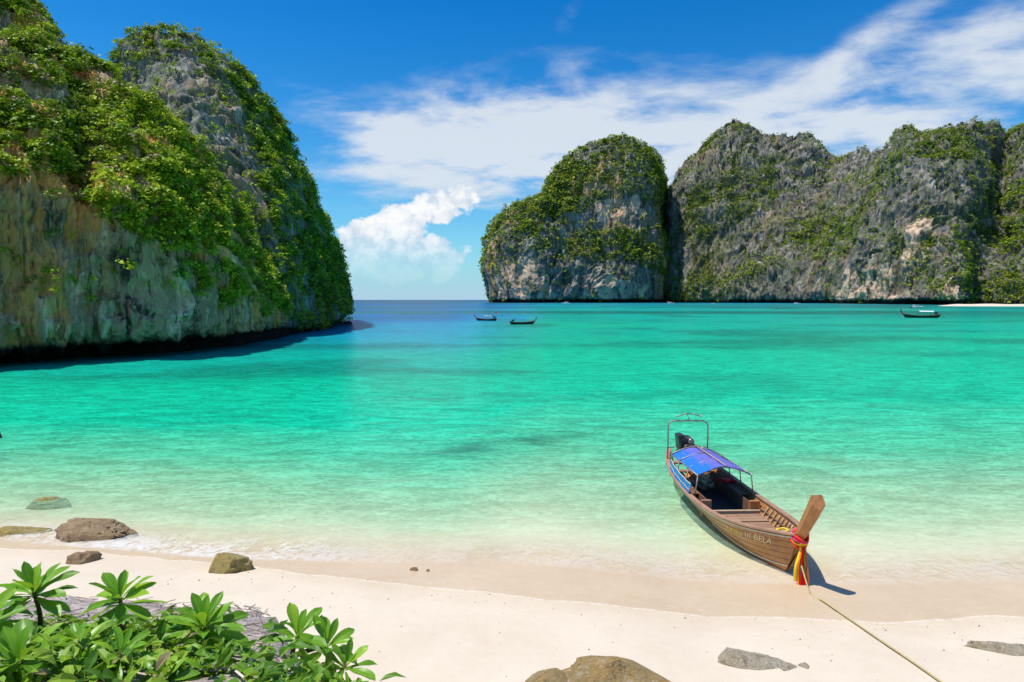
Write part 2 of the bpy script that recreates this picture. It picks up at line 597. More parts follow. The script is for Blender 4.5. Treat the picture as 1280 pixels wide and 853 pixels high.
# one long dark patch of weed near the boat's stern
c0 = ground(600, 560)
ang = 0.55
qx, qy = WX - (c0.x + 1.0), WY - (c0.y + 0.8)
ax_ = qx * math.cos(ang) + qy * math.sin(ang)
bx_ = -qx * math.sin(ang) + qy * math.cos(ang)
spot = np.exp(-(ax_ / 4.5) ** 2 - (bx_ / 1.1) ** 2) * np.clip(0.9 + 1.2 * fbm(PW * 0.6, 3, 81), 0, 1.3)
me = mesh_np('sea', PW.reshape(-1, 3), grid_faces(len(xw), len(yw)))
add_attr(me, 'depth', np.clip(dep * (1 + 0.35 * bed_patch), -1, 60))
add_attr(me, 'weed', np.clip(0.62 * weed + 0.85 * spot + 0.9 * far_weed, 0, 1))
m, n = newmat('sea_water')
p = n.pos()
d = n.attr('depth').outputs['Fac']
wd = n.attr('weed').outputs['Fac']
mp1 = n.new('ShaderNodeMapping', None, Vector=p, Rotation=(0, 0, R(12)), Scale=(0.35, 1.0, 1)).outputs[0]
mp2 = n.new('ShaderNodeMapping', None, Vector=p, Rotation=(0, 0, R(-24)), Scale=(0.6, 1.0, 1)).outputs[0]
w1 = n.noise(mp1, 0.75, 3, 0.55, 0.6)
w2 = n.noise(mp2, 3.2, 3, 0.6, 0.5)
w3 = n.noise(mp1, 0.10, 3, 0.5, 0.3)
hw = n.m('ADD', n.m('MULTIPLY', w1, 0.35), n.m('ADD', n.m('MULTIPLY', w2, 0.12), n.m('MULTIPLY', w3, 0.9)))
nrm = n.bump(hw, 0.8, 0.5)
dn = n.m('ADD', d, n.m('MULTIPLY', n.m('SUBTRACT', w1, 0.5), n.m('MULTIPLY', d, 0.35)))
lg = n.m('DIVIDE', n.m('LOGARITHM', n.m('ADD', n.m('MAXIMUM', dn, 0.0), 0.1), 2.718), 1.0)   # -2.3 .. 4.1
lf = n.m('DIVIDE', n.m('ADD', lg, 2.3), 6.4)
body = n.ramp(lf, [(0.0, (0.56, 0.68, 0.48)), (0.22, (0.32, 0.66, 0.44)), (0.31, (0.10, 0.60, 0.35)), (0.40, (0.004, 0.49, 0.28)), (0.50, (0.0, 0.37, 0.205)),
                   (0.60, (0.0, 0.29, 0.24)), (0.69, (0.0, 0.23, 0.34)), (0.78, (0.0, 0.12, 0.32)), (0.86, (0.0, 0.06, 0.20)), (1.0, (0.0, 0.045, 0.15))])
body = n.mix(n.m('MULTIPLY', wd, 0.8), body, (0.001, 0.095, 0.066, 1))
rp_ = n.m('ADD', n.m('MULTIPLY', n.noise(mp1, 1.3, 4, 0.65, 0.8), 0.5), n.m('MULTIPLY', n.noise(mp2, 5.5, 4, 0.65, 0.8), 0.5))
ripple_light = n.m('ADD', 0.66, n.m('MULTIPLY', n.sstep(rp_, 0.38, 0.66), 0.80))  # light and shade of the wavelets, painted into the body colour
body = n.mix(1.0, body, n.new('ShaderNodeCombineXYZ', None, X=ripple_light, Y=ripple_light, Z=ripple_light).outputs[0], 'MULTIPLY')
clear = n.m('EXPONENT', n.m('MULTIPLY', n.m('MAXIMUM', dn, 0.0), -1.5))
tint = n.ramp(lf, [(0.0, (1, 1, 1)), (0.14, (0.98, 1.0, 0.96)), (0.30, (0.72, 1.0, 0.80)), (0.42, (0.25, 0.95, 0.62)), (0.54, (0.05, 0.85, 0.5))])
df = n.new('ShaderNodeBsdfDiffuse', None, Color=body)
speck_light = n.m('ADD', 0.80, n.m('MULTIPLY', n.sstep(n.m('ADD', n.m('MULTIPLY', rp_, 0.35), n.m('MULTIPLY', n.noise(n.vm('MULTIPLY', p, (0.7, 1, 1)), 5.5, 4, 0.65, 1.6), 0.65)), 0.42, 0.60), 0.22))  # caustic light specks over the bed, painted into the tint
tint = n.mix(n.sstep(d, 0.05, 0.3), tint, n.mix(1.0, tint, n.new('ShaderNodeCombineXYZ', None, X=speck_light, Y=speck_light, Z=speck_light).outputs[0], 'MULTIPLY'))
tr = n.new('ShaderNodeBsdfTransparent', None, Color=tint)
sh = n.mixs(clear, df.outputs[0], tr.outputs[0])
gl = n.new('ShaderNodeBsdfGlossy', None, Color=(1, 1, 1, 1), Roughness=0.20, Normal=nrm)
fr = n.new('ShaderNodeFresnel', None, IOR=1.33, Normal=nrm).outputs[0]
sh = n.mixs(n.m('MULTIPLY', n.m('MINIMUM', fr, 0.75), n.m('MULTIPLY', n.sstep(d, 0.0, 0.03), 0.28)), sh, gl.outputs[0])
# foam on the thin edge of the water
fn = n.noise(p, 3.5, 7, 0.72, 1.2)
fn2 = n.noise(p, 0.55, 3, 0.5, 0.2)
edge = n.m('MULTIPLY', n.sstep(d, -0.01, 0.012), n.m('SUBTRACT', 1.0, n.sstep(d, 0.015, 0.11)))
foam = n.m('MULTIPLY', edge, n.sstep(n.m('ADD', fn, n.m('MULTIPLY', n.m('SUBTRACT', fn2, 0.5), 0.6)), 0.34, 0.62))
sep = n.n.new('ShaderNodeSeparateXYZ')
n.set(sep.inputs[0], p)
more = n.m('ADD', 0.20, n.m('MULTIPLY', n.m('SUBTRACT', 1.0, n.sstep(sep.outputs[0], -7.0, -3.0)), 0.32))
fd = n.new('ShaderNodeBsdfDiffuse', None, Color=(0.85, 0.85, 0.83, 1))
sh = n.mixs(n.m('MULTIPLY', foam, more), sh, fd.outputs[0])
n.out(sh)
M['sea'] = m
sea = link('sea', me, M['sea'])
tag(sea, 'clear turquoise bay water turning deep blue at the mouth', 'sea', kind='structure')


# ------------------------------------------------------------------ cliffs
def build_cliff(name, cols, U, V, S, amps, mat, seed, label, rows_back=(0.25, 0.5), flip=False, ff=2.6, fiss=0.07, scars=()):
    """cols: list of columns, each a list of (px, py, depth) from the waterline up to the crest"""
    nr = max(len(c) for c in cols)
    C = np.zeros((len(cols), nr + 3, 3))
    for i, c in enumerate(cols):
        a = np.array(c, float)
        P = at(a[:, 0], a[:, 1], a[:, 2])
        C[i, 1:nr + 1] = P
        C[i, 0] = P[0] + np.array([0, 0, -0.25 * S])
        top = P[-1]
        back = np.array([top[0] * 1.0, top[1], 0]) / np.hypot(top[0], top[1])
        C[i, nr + 1] = top + back * rows_back[0] * S * 4 + np.array([0, 0, -0.5 * S])
        C[i, nr + 2] = top + back * rows_back[1] * S * 8
        C[i, nr + 2, 2] = -0.3 * S
    G = catmull(catmull(C, U, 0), V, 1)
    du = np.gradient(G, axis=0)
    dv = np.gradient(G, axis=1)
    N = np.cross(du, dv)
    N /= np.linalg.norm(N, axis=-1, keepdims=True) + 1e-9
    tocam = np.array([0, 0, H]) - G
    if (N * tocam).sum(-1)[:, 2:int(V * 0.6)].mean() < 0:
        N = -N
    Q = G / S
    warp = np.stack([fbm(Q * 0.8 + 3.1, 3, seed + 50), fbm(Q * 0.8 + 7.7, 3, seed + 60), fbm(Q * 0.8 - 4.2, 3, seed + 70)], -1) * 0.5
    Qw = Q + warp
    flute = ridged(Qw * np.array([ff, ff, ff * 0.12]), 5, seed + 1)
    lump = fbm(Q * 0.8, 3, seed + 2)
    crag = ridged(Qw * np.array([1.3, 1.3, 0.7]) * ff + 5, 5, seed + 3, 0.6)
    fine = ridged(Qw * np.array([5.5, 5.5, 2.0]) * ff, 3, seed + 4, 0.6)
    led = np.sin((Q[..., 2] * 3.0 + 1.4 * fbm(Q * 0.9, 3, seed + 6)) * 3.0)
    D = amps[0] * lump + amps[1] * flute + amps[2] * crag + amps[3] * fine + amps[4] * np.clip(led, -0.3, 1) * (0.5 + 0.5 * vnoise(Q * 1.3, seed + 8))
    vn = vnoise(Q * np.array([1.1, 1.1, 0.10]) * ff * 0.8 + warp * 0.8, seed + 91)
    fis = np.exp(-(vn / 0.055) ** 2) * np.clip(0.5 + 1.2 * vnoise(Q * 1.7, seed + 93), 0, 1)
    D = D - fiss * fis
    D = D - D.mean() - 0.01
    P = G + N * (D * S)[..., None]
    me = mesh_np(name, P.reshape(-1, 3), grid_faces(U, V) if not flip else grid_faces(U, V)[:, ::-1])
    qx_, qy_ = toscreen(P)
    scv = np.zeros(qx_.shape)
    for pl in scars:
        scv = np.maximum(scv, in_poly(qx_ + 5 * vnoise(Q * 5, seed + 201), qy_ + 5 * vnoise(Q * 5 + 9, seed + 202), pl) * 1.0)
    add_attr(me, 'scar', scv)
    o = link(name, me, mat)
    tag(o, label, 'cliff', kind='structure')
    du = np.gradient(P, axis=0)
    dv = np.gradient(P, axis=1)
    c = np.cross(du, dv)
    area = np.linalg.norm(c, axis=-1)
    nn = c / (area[..., None] + 1e-9)
    nn *= np.where((nn * N).sum(-1, keepdims=True) < 0, -1, 1)
    return o, P, nn, area


def scatter_foliage(parent, P, N, area, dens, count, r0, r1, leaves, seed, mat, size=0.30, quad=True, push=0.25, tone=None, name='foliage', squash=0.75, hump=1.25):
    g = np.random.default_rng(seed)
    wgt = (area * dens).ravel()
    wgt = wgt / wgt.sum()
    idx = g.choice(len(wgt), count, p=wgt)
    p0 = P.reshape(-1, 3)[idx]
    n0 = N.reshape(-1, 3)[idx]
    r = r0 + (r1 - r0) * g.random(count) ** 2.0
    up = np.array([0, 0, 1.0])
    ax = n0 * 0.7 + up * 0.55
    ax /= np.linalg.norm(ax, axis=1, keepdims=True)
    hum = np.clip(fbm(p0 / (r1 * 1.9), 2, seed + 3) + 0.25, 0, 1)
    c = p0 + ax * (r * push + hum * r1 * hump)[:, None]
    c += g.normal(size=c.shape) * (r * 0.25)[:, None]
    u = g.normal(size=(count, leaves, 3))
    u /= np.linalg.norm(u, axis=-1, keepdims=True)
    dt = (u * ax[:, None]).sum(-1, keepdims=True)
    u = np.where(dt < -0.25, u - 2 * dt * ax[:, None], u)
    rad = g.random((count, leaves, 1)) ** 0.35
    pos = u * rad * r[:, None, None]
    pos[..., 2] *= squash
    pos += c[:, None]
    ln = u * 0.45 + up * 0.8 + g.normal(size=u.shape) * 0.4
    ln /= np.linalg.norm(ln, axis=-1, keepdims=True)
    t = np.cross(ln, g.normal(size=u.shape))
    t /= np.linalg.norm(t, axis=-1, keepdims=True) + 1e-9
    b = np.cross(ln, t)
    s_ = (r[:, None, None] * size * (0.6 + 0.8 * g.random((count, leaves, 1))))
    if quad:
        vs = np.stack([pos - t * s_, pos + b * s_ * 0.55, pos + t * s_, pos - b * s_ * 0.55], 2)
        k = 4
    else:
        vs = np.stack([pos - t * s_, pos + b * s_ * 0.9 + t * s_ * 0.4, pos - b * s_ * 0.8 + t * s_ * 0.5], 2)
        k = 3
    V = vs.reshape(-1, 3)
    F = np.arange(len(V)).reshape(-1, k)
    me = mesh_np(name, V, F, smooth=False)
    base = g.random((count, 1)) * 0.72 + 0.02
    if tone is not None:
        base = base + tone.ravel()[idx][:, None]
    rnd = np.clip(base + g.normal(size=(count, leaves)) * 0.10, 0, 0.86)
    rnd = np.where(g.random((count, 1)) < 0.035, 0.97, rnd)
    add_attr(me, 'rnd', np.repeat(rnd.reshape(-1), k))
    o = link(name, me, mat, parent)
    o['kind'] = 'stuff'
    return o


def dens_from(P, N, polys, base, slope, nscale, seed, thr=(-0.1, 0.25), jit=8.0, cl=0.28, clmin=0.12):
    """vegetation cover: where it roots (patches given by outlines on the rock), thinned by noise, denser on ledges"""
    px, py = toscreen(P)
    j1 = fbm(P / nscale * 2.2, 3, seed + 11) * jit
    j2 = fbm(P / nscale * 2.2 + 31, 3, seed + 12) * jit
    nz = fbm(P / nscale, 4, seed + 13)
    cover = base * np.clip((nz - thr[0]) / (thr[1] - thr[0]), 0, 1)
    cover = cover + slope * np.clip((N[..., 2] - 0.15) / 0.5, 0, 1)
    for poly, v, rel in polys:
        ins = in_poly(px + j1, py + j2, poly)
        val = v * np.clip(0.78 + nz * 1.7, 0.35, 1.0)
        cover = np.where(ins, val if rel else np.minimum(cover, v), cover)
    clump = fbm(P / (nscale * cl), 3, seed + 19)
    cover = np.clip(cover, 0, 1) * np.clip(clmin + (clump + 0.04) * 4.5, clmin, 1)
    cover = np.where(P[..., 2] < 0.02 * nscale, 0, cover)
    return cover, px, py


# near headland on the west side
def col(*pts):
    return list(pts)


A = [
    col((-260, 480, 50), (-260, 452, 47), (-260, 330, 49), (-260, 230, 50), (-260, 110, 57), (-260, -60, 70), (-260, -190, 84)),
    col((-90, 464, 58), (-90, 440, 55), (-90, 330, 57), (-90, 228, 58), (-90, 150, 65), (-90, 30, 76), (-90, -90, 90)),
    col((0, 458, 64), (0, 433, 61), (0, 335, 62.5), (0, 222, 63.5), (0, 160, 70), (0, 60, 80), (-5, -25, 94)),
    col((60, 454, 67), (60, 428, 64), (60, 325, 65.5), (60, 212, 67), (60, 160, 73), (60, 95, 82), (55, 45, 94)),
    col((105, 452, 69.5), (105, 425, 66.5), (105, 325, 68), (103, 240, 70), (100, 200, 76), (100, 135, 83), (98, 84, 94)),
    col((150, 449, 71.5), (150, 423, 68.5), (150, 345, 69.5), (150, 262, 69), (150, 205, 74), (145, 150, 82), (140, 105, 93)),
    col((200, 445, 74), (200, 420, 71.5), (200, 360, 72), (200, 288, 71.5), (200, 240, 76), (195, 185, 83), (188, 138, 92)),
    col((255, 440, 79), (255, 415, 77), (255, 370, 77.5), (255, 318, 78), (250, 275, 82), (245, 228, 88), (238, 184, 95)),
    col((302, 434, 88), (302, 410, 86), (302, 380, 86), (300, 348, 87), (296, 315, 90), (290, 278, 95), (282, 240, 101)),
    col((336, 428, 98), (336, 406, 97), (336, 388, 97), (334, 370, 98), (328, 348, 100), (322, 322, 104), (314, 296, 109)),
    col((356, 422, 107), (356, 404, 107), (356, 394, 108), (355, 386, 109), (352, 376, 111), (346, 364, 114), (340, 346, 118)),
    col((362, 416, 122), (364, 404, 122), (364, 398, 123), (362, 392, 124), (360, 386, 125), (356, 378, 127), (350, 366, 129)),
]
def notch(cols):
    out = []
    for c in cols:
        d0 = c[0][2]
        sc_ = (c[0][0] - 640) / 1.0
        a0 = (c[0][0], 375 + 5200 / (d0 + 5), d0 + 5)
        a1_ = (c[0][0], 375 + 800 * (H - 1.7) / (d0 + 4.6), d0 + 4.6)
        out.append([a0, a1_] + c[1:])
    return out


A, oA0 = notch(A), None
oA, PA, NA, aA = build_cliff('headland_cliff', A, 470, 350, 12.0, (0.13, 0.11, 0.08, 0.03, 0.03), M['rock_left'], 11,
                             'shrub covered limestone headland with undercut foot rising beside the bay', (0.2, 0.45), ff=4.2)
px, py = toscreen(PA)
polysA = [
    ([(98, 260), (90, 205), (125, 165), (150, 120), (190, 130), (240, 182), (290, 236), (325, 295), (350, 345), (360, 392), (338, 385), (318, 340), (290, 318), (240, 305), (190, 292), (140, 280)], 1.0, True),
    ([(-30, 140), (60, 165), (98, 185), (95, 222), (45, 235), (-30, 232)], 1.0, True),
    ([(-30, 150), (-30, -60), (20, -10), (60, 45), (125, 95), (150, 120), (110, 180), (60, 160)], 0.55, True),
    ([(-20, 440), (-20, 232), (100, 228), (120, 285), (200, 300), (230, 330), (210, 440)], 0.02, False),
    ([(195, 300), (300, 322), (345, 385), (330, 390), (240, 370)], 0.42, True),
    ([(-40, 475), (-40, 392), (240, 382), (330, 392), (372, 400), (372, 430), (200, 475)], 0.0, False),
]
dA, _, _ = dens_from(PA, NA, polysA, 0.12, 0.4, 9.0, 100, (0.0, 0.3), 9, 0.24, 0.07)
dA[:, int(350 * 0.82):] *= 0.1
dA = np.where((px < -60), dA * 0.25, dA)
toneA = 0.16 * fbm(PA / 9.0, 3, 131) + np.where((px > 90) & (px < 340) & (py > 120), 0.20, 0.02)  # sunlit patch painted in as brighter leaf tone, over noise variation
scatter_foliage(oA, PA, NA, aA, dA, 17500, 0.30, 1.05, 28, 201, M['leaf_left'], 0.24, False, 0.3, toneA)

B = [
    col((40, 440, 112), (40, 422, 110), (40, 330, 112), (40, 250, 114), (40, 180, 118), (40, 120, 126), (40, 100, 136)),
    col((160, 438, 108), (160, 422, 106), (150, 330, 108), (140, 250, 112), (135, 185, 118), (130, 135, 126), (126, 97, 136)),
    col((250, 434, 106), (250, 418, 104), (235, 320, 107), (215, 240, 111), (190, 165, 117), (172, 105, 124), (158, 60, 134)),
    col((312, 430, 107), (312, 412, 105), (300, 320, 108), (275, 230, 112), (240, 150, 117), (212, 85, 124), (188, 39, 134)),
    col((340, 425, 110), (340, 408, 108), (330, 325, 111), (308, 235, 115), (276, 160, 120), (250, 95, 127), (225, 43, 135)),
    col((360, 421, 114), (360, 406, 112.5), (352, 330, 115), (336, 250, 119), (312, 180, 124), (290, 115, 130), (266, 66, 138)),
    col((378, 418, 121), (378, 403, 119.5), (372, 340, 122), (361, 275, 126), (344, 210, 131), (324, 155, 137), (302, 97, 142)),
    col((394, 414, 131), (395, 400, 130), (390, 350, 132), (382, 295, 136), (370, 240, 140), (354, 185, 145), (334, 138, 148)),
    col((408, 411, 144), (410, 396, 143), (407, 360, 144), (401, 315, 147), (393, 270, 150), (379, 220, 153), (360, 184, 155)),
    col((418, 408, 157), (421, 393, 156), (419, 366, 157), (415, 335, 158), (407, 300, 160), (397, 265, 161), (381, 232, 162)),
    col((424, 405, 169), (429, 391, 168), (429, 373, 168), (427, 352, 169), (422, 330, 169), (414, 300, 170), (402, 278, 170)),
    col((426, 403, 182), (433, 390, 181), (434, 378, 181), (433, 364, 181), (430, 348, 181), (425, 330, 181), (418, 316, 181)),
    col((415, 401, 205), (420, 390, 205), (421, 380, 205), (421, 370, 205), (420, 356, 205), (418, 340, 205), (413, 330, 205)),
]
B = notch(B)
oB, PB, NB, aB = build_cliff('peak_cliff', B, 410, 320, 14.0, (0.10, 0.085, 0.07, 0.018, 0.03), M['rock_left_far'], 23,
                             'tall dark limestone peak with shrubby crest behind the undercut headland', (0.12, 0.3), ff=3.4)
px, py = toscreen(PB)
polysB = [
    ([(150, 65), (185, 30), (225, 36), (310, 95), (360, 170), (385, 235), (370, 235), (335, 160), (290, 105), (230, 68), (170, 78), (140, 115)], 1.0, True),
    ([(160, 80), (230, 70), (290, 110), (300, 150), (262, 185), (215, 175), (150, 140)], 0.13, True),
    ([(262, 150), (300, 150), (322, 220), (330, 262), (300, 245), (270, 190)], 0.04, False),
    ([(300, 120), (345, 180), (385, 240), (410, 300), (390, 320), (360, 270), (320, 200)], 0.5, True),
    ([(335, 262), (352, 282), (385, 350), (384, 388), (364, 380), (345, 330)], 1.0, True),
    ([(395, 270), (415, 310), (436, 370), (434, 394), (395, 384), (385, 340)], 1.0, True),
]
dB, _, _ = dens_from(PB, NB, polysB, 0.35, 0.5, 10.0, 140, (-0.1, 0.3), 7)
dB[:, int(320 * 0.84):] *= 0.25
dB = np.where(px < 110, dB * 0.15, dB)
toneB = 0.16 * fbm(PB / 10.0, 3, 137) + 0.04
scatter_foliage(oB, PB, NB, aB, dB, 12500, 0.38, 1.3, 24, 202, M['leaf_left'], 0.25, False, 0.3, toneB)

# the rounded rock across the bay
Cc = [
    col((640, 377.6, 1780), (640, 374, 1780), (640, 350, 1780), (640, 330, 1780), (642, 310, 1770), (650, 290, 1760), (665, 270, 1750)),
    col((617, 378, 1600), (614, 370, 1600), (610, 340, 1600), (611, 318, 1595), (613, 300, 1590), (617, 284, 1585), (626, 270, 1590)),
    col((622, 379, 1470), (618, 371, 1460), (613, 345, 1460), (612, 320, 1465), (616, 298, 1475), (624, 278, 1490), (641, 255, 1520)),
    col((645, 379, 1420), (643, 370, 1400), (641, 340, 1405), (644, 310, 1415), (651, 285, 1430), (661, 262, 1450), (674, 242, 1490)),
    col((670, 379, 1400), (670, 370, 1380), (670, 335, 1385), (675, 300, 1400), (681, 268, 1420), (688, 240, 1440), (698, 211, 1490)),
    col((698, 379, 1400), (698, 370, 1380), (700, 335, 1380), (704, 300, 1395), (710, 262, 1410), (718, 225, 1440), (729, 187, 1490)),
    col((724, 379, 1385), (724, 370, 1365), (726, 335, 1365), (730, 300, 1385), (736, 262, 1400), (744, 220, 1430), (755, 178, 1490)),
    col((754, 379, 1370), (754, 370, 1350), (756, 340, 1350), (758, 308, 1375), (762, 265, 1400), (769, 220, 1430), (778, 174, 1490)),
    col((784, 379, 1365), (785, 370, 1350), (786, 340, 1350), (787, 300, 1380), (789, 265, 1395), (793, 222, 1425), (798, 182, 1490)),
    col((808, 379, 1385), (810, 370, 1370), (812, 340, 1375), (812, 300, 1395), (812, 265, 1410), (812, 225, 1440), (812, 192, 1490)),
    col((820, 379, 1420), (823, 370, 1410), (825, 340, 1415), (824, 300, 1430), (823, 265, 1445), (822, 228, 1470), (820, 200, 1510)),
    col((828, 378.6, 1540), (831, 370, 1540), (832, 340, 1545), (831, 305, 1555), (829, 270, 1565), (827, 240, 1575), (825, 215, 1590)),
    col((834, 378.2, 1700), (837, 370, 1700), (838, 345, 1700), (837, 315, 1700), (835, 285, 1700), (832, 255, 1700), (829, 226, 1700)),
]
oC, PC, NC, aC = build_cliff('rounded_cliff', Cc, 460, 300, 90.0, (0.10, 0.09, 0.05, 0.016, 0.04), M['rock_mid'], 37,
                             'rounded green topped limestone rock standing across the bay at its mouth', (0.12, 0.3), ff=4.0, fiss=0.10, scars=([(620, 378), (622, 335), (650, 318), (682, 335), (696, 378)], [(722, 378), (732, 352), (750, 330), (766, 345), (806, 358), (810, 378)], [(745, 255), (800, 246), (806, 268), (750, 275)]))
px, py = toscreen(PC)
polysC = [
    ([(676, 250), (690, 215), (712, 190), (745, 172), (790, 170), (815, 188), (832, 230), (832, 262), (800, 250), (760, 246), (738, 262), (715, 270), (700, 292), (680, 300)], 1.0, True),
    ([(612, 300), (626, 265), (650, 248), (678, 242), (694, 270), (700, 300), (680, 312), (650, 318), (618, 345), (610, 330)], 0.8, True),
    ([(722, 238), (745, 228), (772, 236), (770, 246), (735, 244)], 0.05, False),
    ([(742, 250), (800, 244), (804, 288), (745, 290)], 0.04, False),
    ([(700, 300), (745, 290), (805, 288), (828, 330), (830, 345), (810, 345), (790, 320), (760, 308), (735, 325), (715, 318)], 0.9, True),
    ([(610, 378), (615, 345), (660, 325), (720, 330), (790, 330), (840, 350), (840, 380)], 0.05, True),
]
dC, _, _ = dens_from(PC, NC, polysC, 0.3, 0.35, 120.0, 160, (0.0, 0.2), 6, 0.22, 0.65)
dC[:, int(300 * 0.85):] *= 0.3
toneC = 0.14 * fbm(PC / 90.0, 3, 167) + 0.02
scatter_foliage(oC, PC, NC, aC, dC, 18000, 2.2, 6.8, 9, 203, M['leaf_far'], 0.40, False, 0.25, toneC)

# the long wall of cliffs on the east side
Rr = [
    col((828, 378.2, 1900), (826, 372, 1900), (824, 340, 1900), (823, 310, 1900), (824, 285, 1900), (827, 265, 1900), (830, 250, 1900)),
    col((836, 378.8, 1500), (833, 371, 1490), (832, 330, 1510), (832, 300, 1530), (832, 275, 1550), (833, 255, 1570), (834, 236, 1600)),
    col((852, 379, 1440), (851, 371, 1420), (850, 330, 1450), (850, 295, 1480), (850, 262, 1510), (850, 235, 1540), (850, 211, 1590)),
    col((878, 379, 1400), (878, 371, 1380), (878, 330, 1410), (878, 290, 1445), (878, 250, 1490), (878, 220, 1520), (877, 186, 1590)),
    col((905, 379, 1370), (905, 371, 1350), (905, 330, 1380), (905, 285, 1420), (905, 240, 1470), (905, 200, 1520), (905, 160, 1590)),
    col((930, 379.4, 1340), (930, 371, 1320), (930, 330, 1350), (930, 285, 1395), (930, 240, 1450), (930, 195, 1510), (929, 157, 1580)),
    col((955, 379.4, 1310), (955, 371, 1290), (955, 330, 1320), (955, 285, 1370), (956, 245, 1430), (957, 205, 1490), (957, 171, 1560)),
    col((980, 379.6, 1270), (980, 371, 1250), (980, 330, 1280), (980, 290, 1340), (982, 250, 1400), (984, 210, 1470), (986, 174, 1550)),
    col((1005, 379.6, 1230), (1005, 371, 1210), (1005, 330, 1240), (1006, 295, 1310), (1008, 255, 1380), (1010, 212, 1450), (1012, 174, 1530)),
    col((1030, 379.8, 1180), (1030, 371, 1160), (1032, 332, 1190), (1034, 300, 1260), (1036, 265, 1330), (1038, 230, 1410), (1040, 198, 1500)),
    col((1056, 380, 1110), (1056, 371, 1090), (1060, 330, 1110), (1064, 295, 1160), (1068, 258, 1230), (1072, 222, 1310), (1076, 190, 1400)),
    col((1082, 380.4, 1020), (1082, 371, 1000), (1086, 330, 1015), (1091, 290, 1055), (1096, 250, 1110), (1099, 220, 1180), (1101, 192, 1260)),
    col((1108, 380.8, 950), (1108, 371, 930), (1111, 330, 945), (1115, 285, 975), (1120, 235, 1015), (1126, 192, 1060), (1131, 160, 1110)),
    col((1140, 381.2, 900), (1140, 371, 880), (1142, 330, 905), (1145, 285, 930), (1148, 240, 965), (1150, 200, 1010), (1152, 165, 1080)),
    col((1172, 381.5, 860), (1172, 371, 845), (1174, 335, 870), (1176, 290, 910), (1178, 245, 950), (1180, 200, 1000), (1182, 161, 1070)),
    col((1198, 381.8, 830), (1199, 371, 820), (1200, 338, 850), (1203, 295, 905), (1207, 250, 950), (1211, 200, 1000), (1214, 154, 1070)),
    col((1216, 382, 860), (1218, 373, 870), (1220, 340, 900), (1226, 300, 950), (1233, 255, 1000), (1238, 210, 1045), (1243, 163, 1100)),
    col((1240, 382, 850), (1242, 373, 862), (1246, 340, 895), (1250, 305, 950), (1253, 260, 1010), (1255, 215, 1065), (1257, 173, 1130)),
    col((1270, 382, 845), (1272, 372, 855), (1274, 335, 880), (1275, 295, 920), (1276, 250, 970), (1277, 205, 1020), (1278, 160, 1085)),
    col((1320, 382, 830), (1322, 371, 835), (1325, 335, 855), (1325, 290, 890), (1325, 245, 940), (1325, 195, 990), (1325, 150, 1050)),
    col((1390, 382.5, 800), (1392, 371, 805), (1395, 335, 825), (1395, 290, 860), (1395, 245, 910), (1395, 205, 960), (1395, 170, 1020)),
    col((1480, 384, 700), (1482, 371, 705), (1485, 335, 725), (1485, 290, 760), (1485, 255, 810), (1485, 225, 860), (1485, 200, 920)),
]
oR, PR, NR, aR = build_cliff('wall_cliff', Rr, 730, 275, 70.0, (0.20, 0.15, 0.07, 0.016, 0.06), M['rock_right'], 51,
                             'long craggy grey cliff wall with green gullies lining the far side of the bay', (0.15, 0.4), ff=3.6, fiss=0.16, scars=([(1040, 378), (1060, 340), (1110, 330), (1125, 378)], [(1125, 330), (1140, 275), (1168, 270), (1160, 325)], [(1165, 378), (1178, 345), (1204, 340), (1206, 378)]))
px, py = toscreen(PR)
polysR = [
    ([(1012, 225), (1040, 235), (1012, 290), (965, 340), (915, 352), (940, 315), (985, 275)], 1.0, True),
    ([(1135, 165), (1160, 160), (1215, 152), (1245, 160), (1238, 186), (1190, 178), (1150, 192)], 0.95, True),
    ([(1240, 180), (1262, 172), (1285, 165), (1262, 230), (1230, 290), (1195, 330), (1170, 330), (1205, 270), (1230, 215)], 1.0, True),
    ([(1205, 385), (1192, 330), (1215, 285), (1250, 262), (1300, 245), (1400, 240), (1400, 385)], 1.0, True),
    ([(1128, 340), (1140, 318), (1190, 308), (1200, 335), (1160, 352), (1135, 352)], 0.9, True),
    ([(1131, 160), (1122, 205), (1098, 255), (1062, 315), (1030, 330), (1060, 275), (1085, 225), (1112, 178)], 0.9, True),
    ([(880, 200), (905, 158), (950, 158), (1000, 172), (1040, 198), (1030, 215), (980, 200), (930, 215)], 0.45, True),
    ([(880, 260), (940, 232), (960, 240), (900, 275)], 0.8, True),
    ([(836, 300), (860, 280), (880, 300), (850, 370), (836, 370)], 0.4, True),
    ([(1150, 200), (1205, 200), (1215, 250), (1180, 300), (1130, 300), (1120, 240)], 0.16, True),
    ([(1040, 330), (1120, 300), (1130, 380), (1040, 380)], 0.14, True),
]
dR, _, _ = dens_from(PR, NR, polysR, 0.85, 0.40, 130.0, 180, (-0.12, 0.10), 8, 0.25, 0.30)
dR[:, int(275 * 0.85):] *= 0.3
toneR = 0.15 * fbm(PR / 70.0, 3, 187) + 0.03 + np.where(in_poly(px, py, polysR[0][0]), 0.2, 0) + np.where(in_poly(px, py, polysR[2][0]), -0.15, 0)
lf_ = np.where(px > 1300, 0.3, 1.0)
scatter_foliage(oR, PR, NR, aR, dR * lf_, 54000, 1.2, 4.0, 7, 204, M['leaf_far'], 0.44, False, 0.25, toneR)
# ------------------------------------------------------------------ small shape helpers
def box_mesh(name, sx, sy, sz, bevel=0.0):
    bm = bmesh.new()
    bmesh.ops.create_cube(bm, size=1.0)
    bmesh.ops.scale(bm, vec=(sx, sy, sz), verts=bm.verts)
    if bevel:
        bmesh.ops.bevel(bm, geom=list(bm.edges), offset=bevel, segments=2, affect='EDGES', profile=0.7)
    me = bpy.data.meshes.new(name)
    bm.to_mesh(me)
    bm.free()
    return me


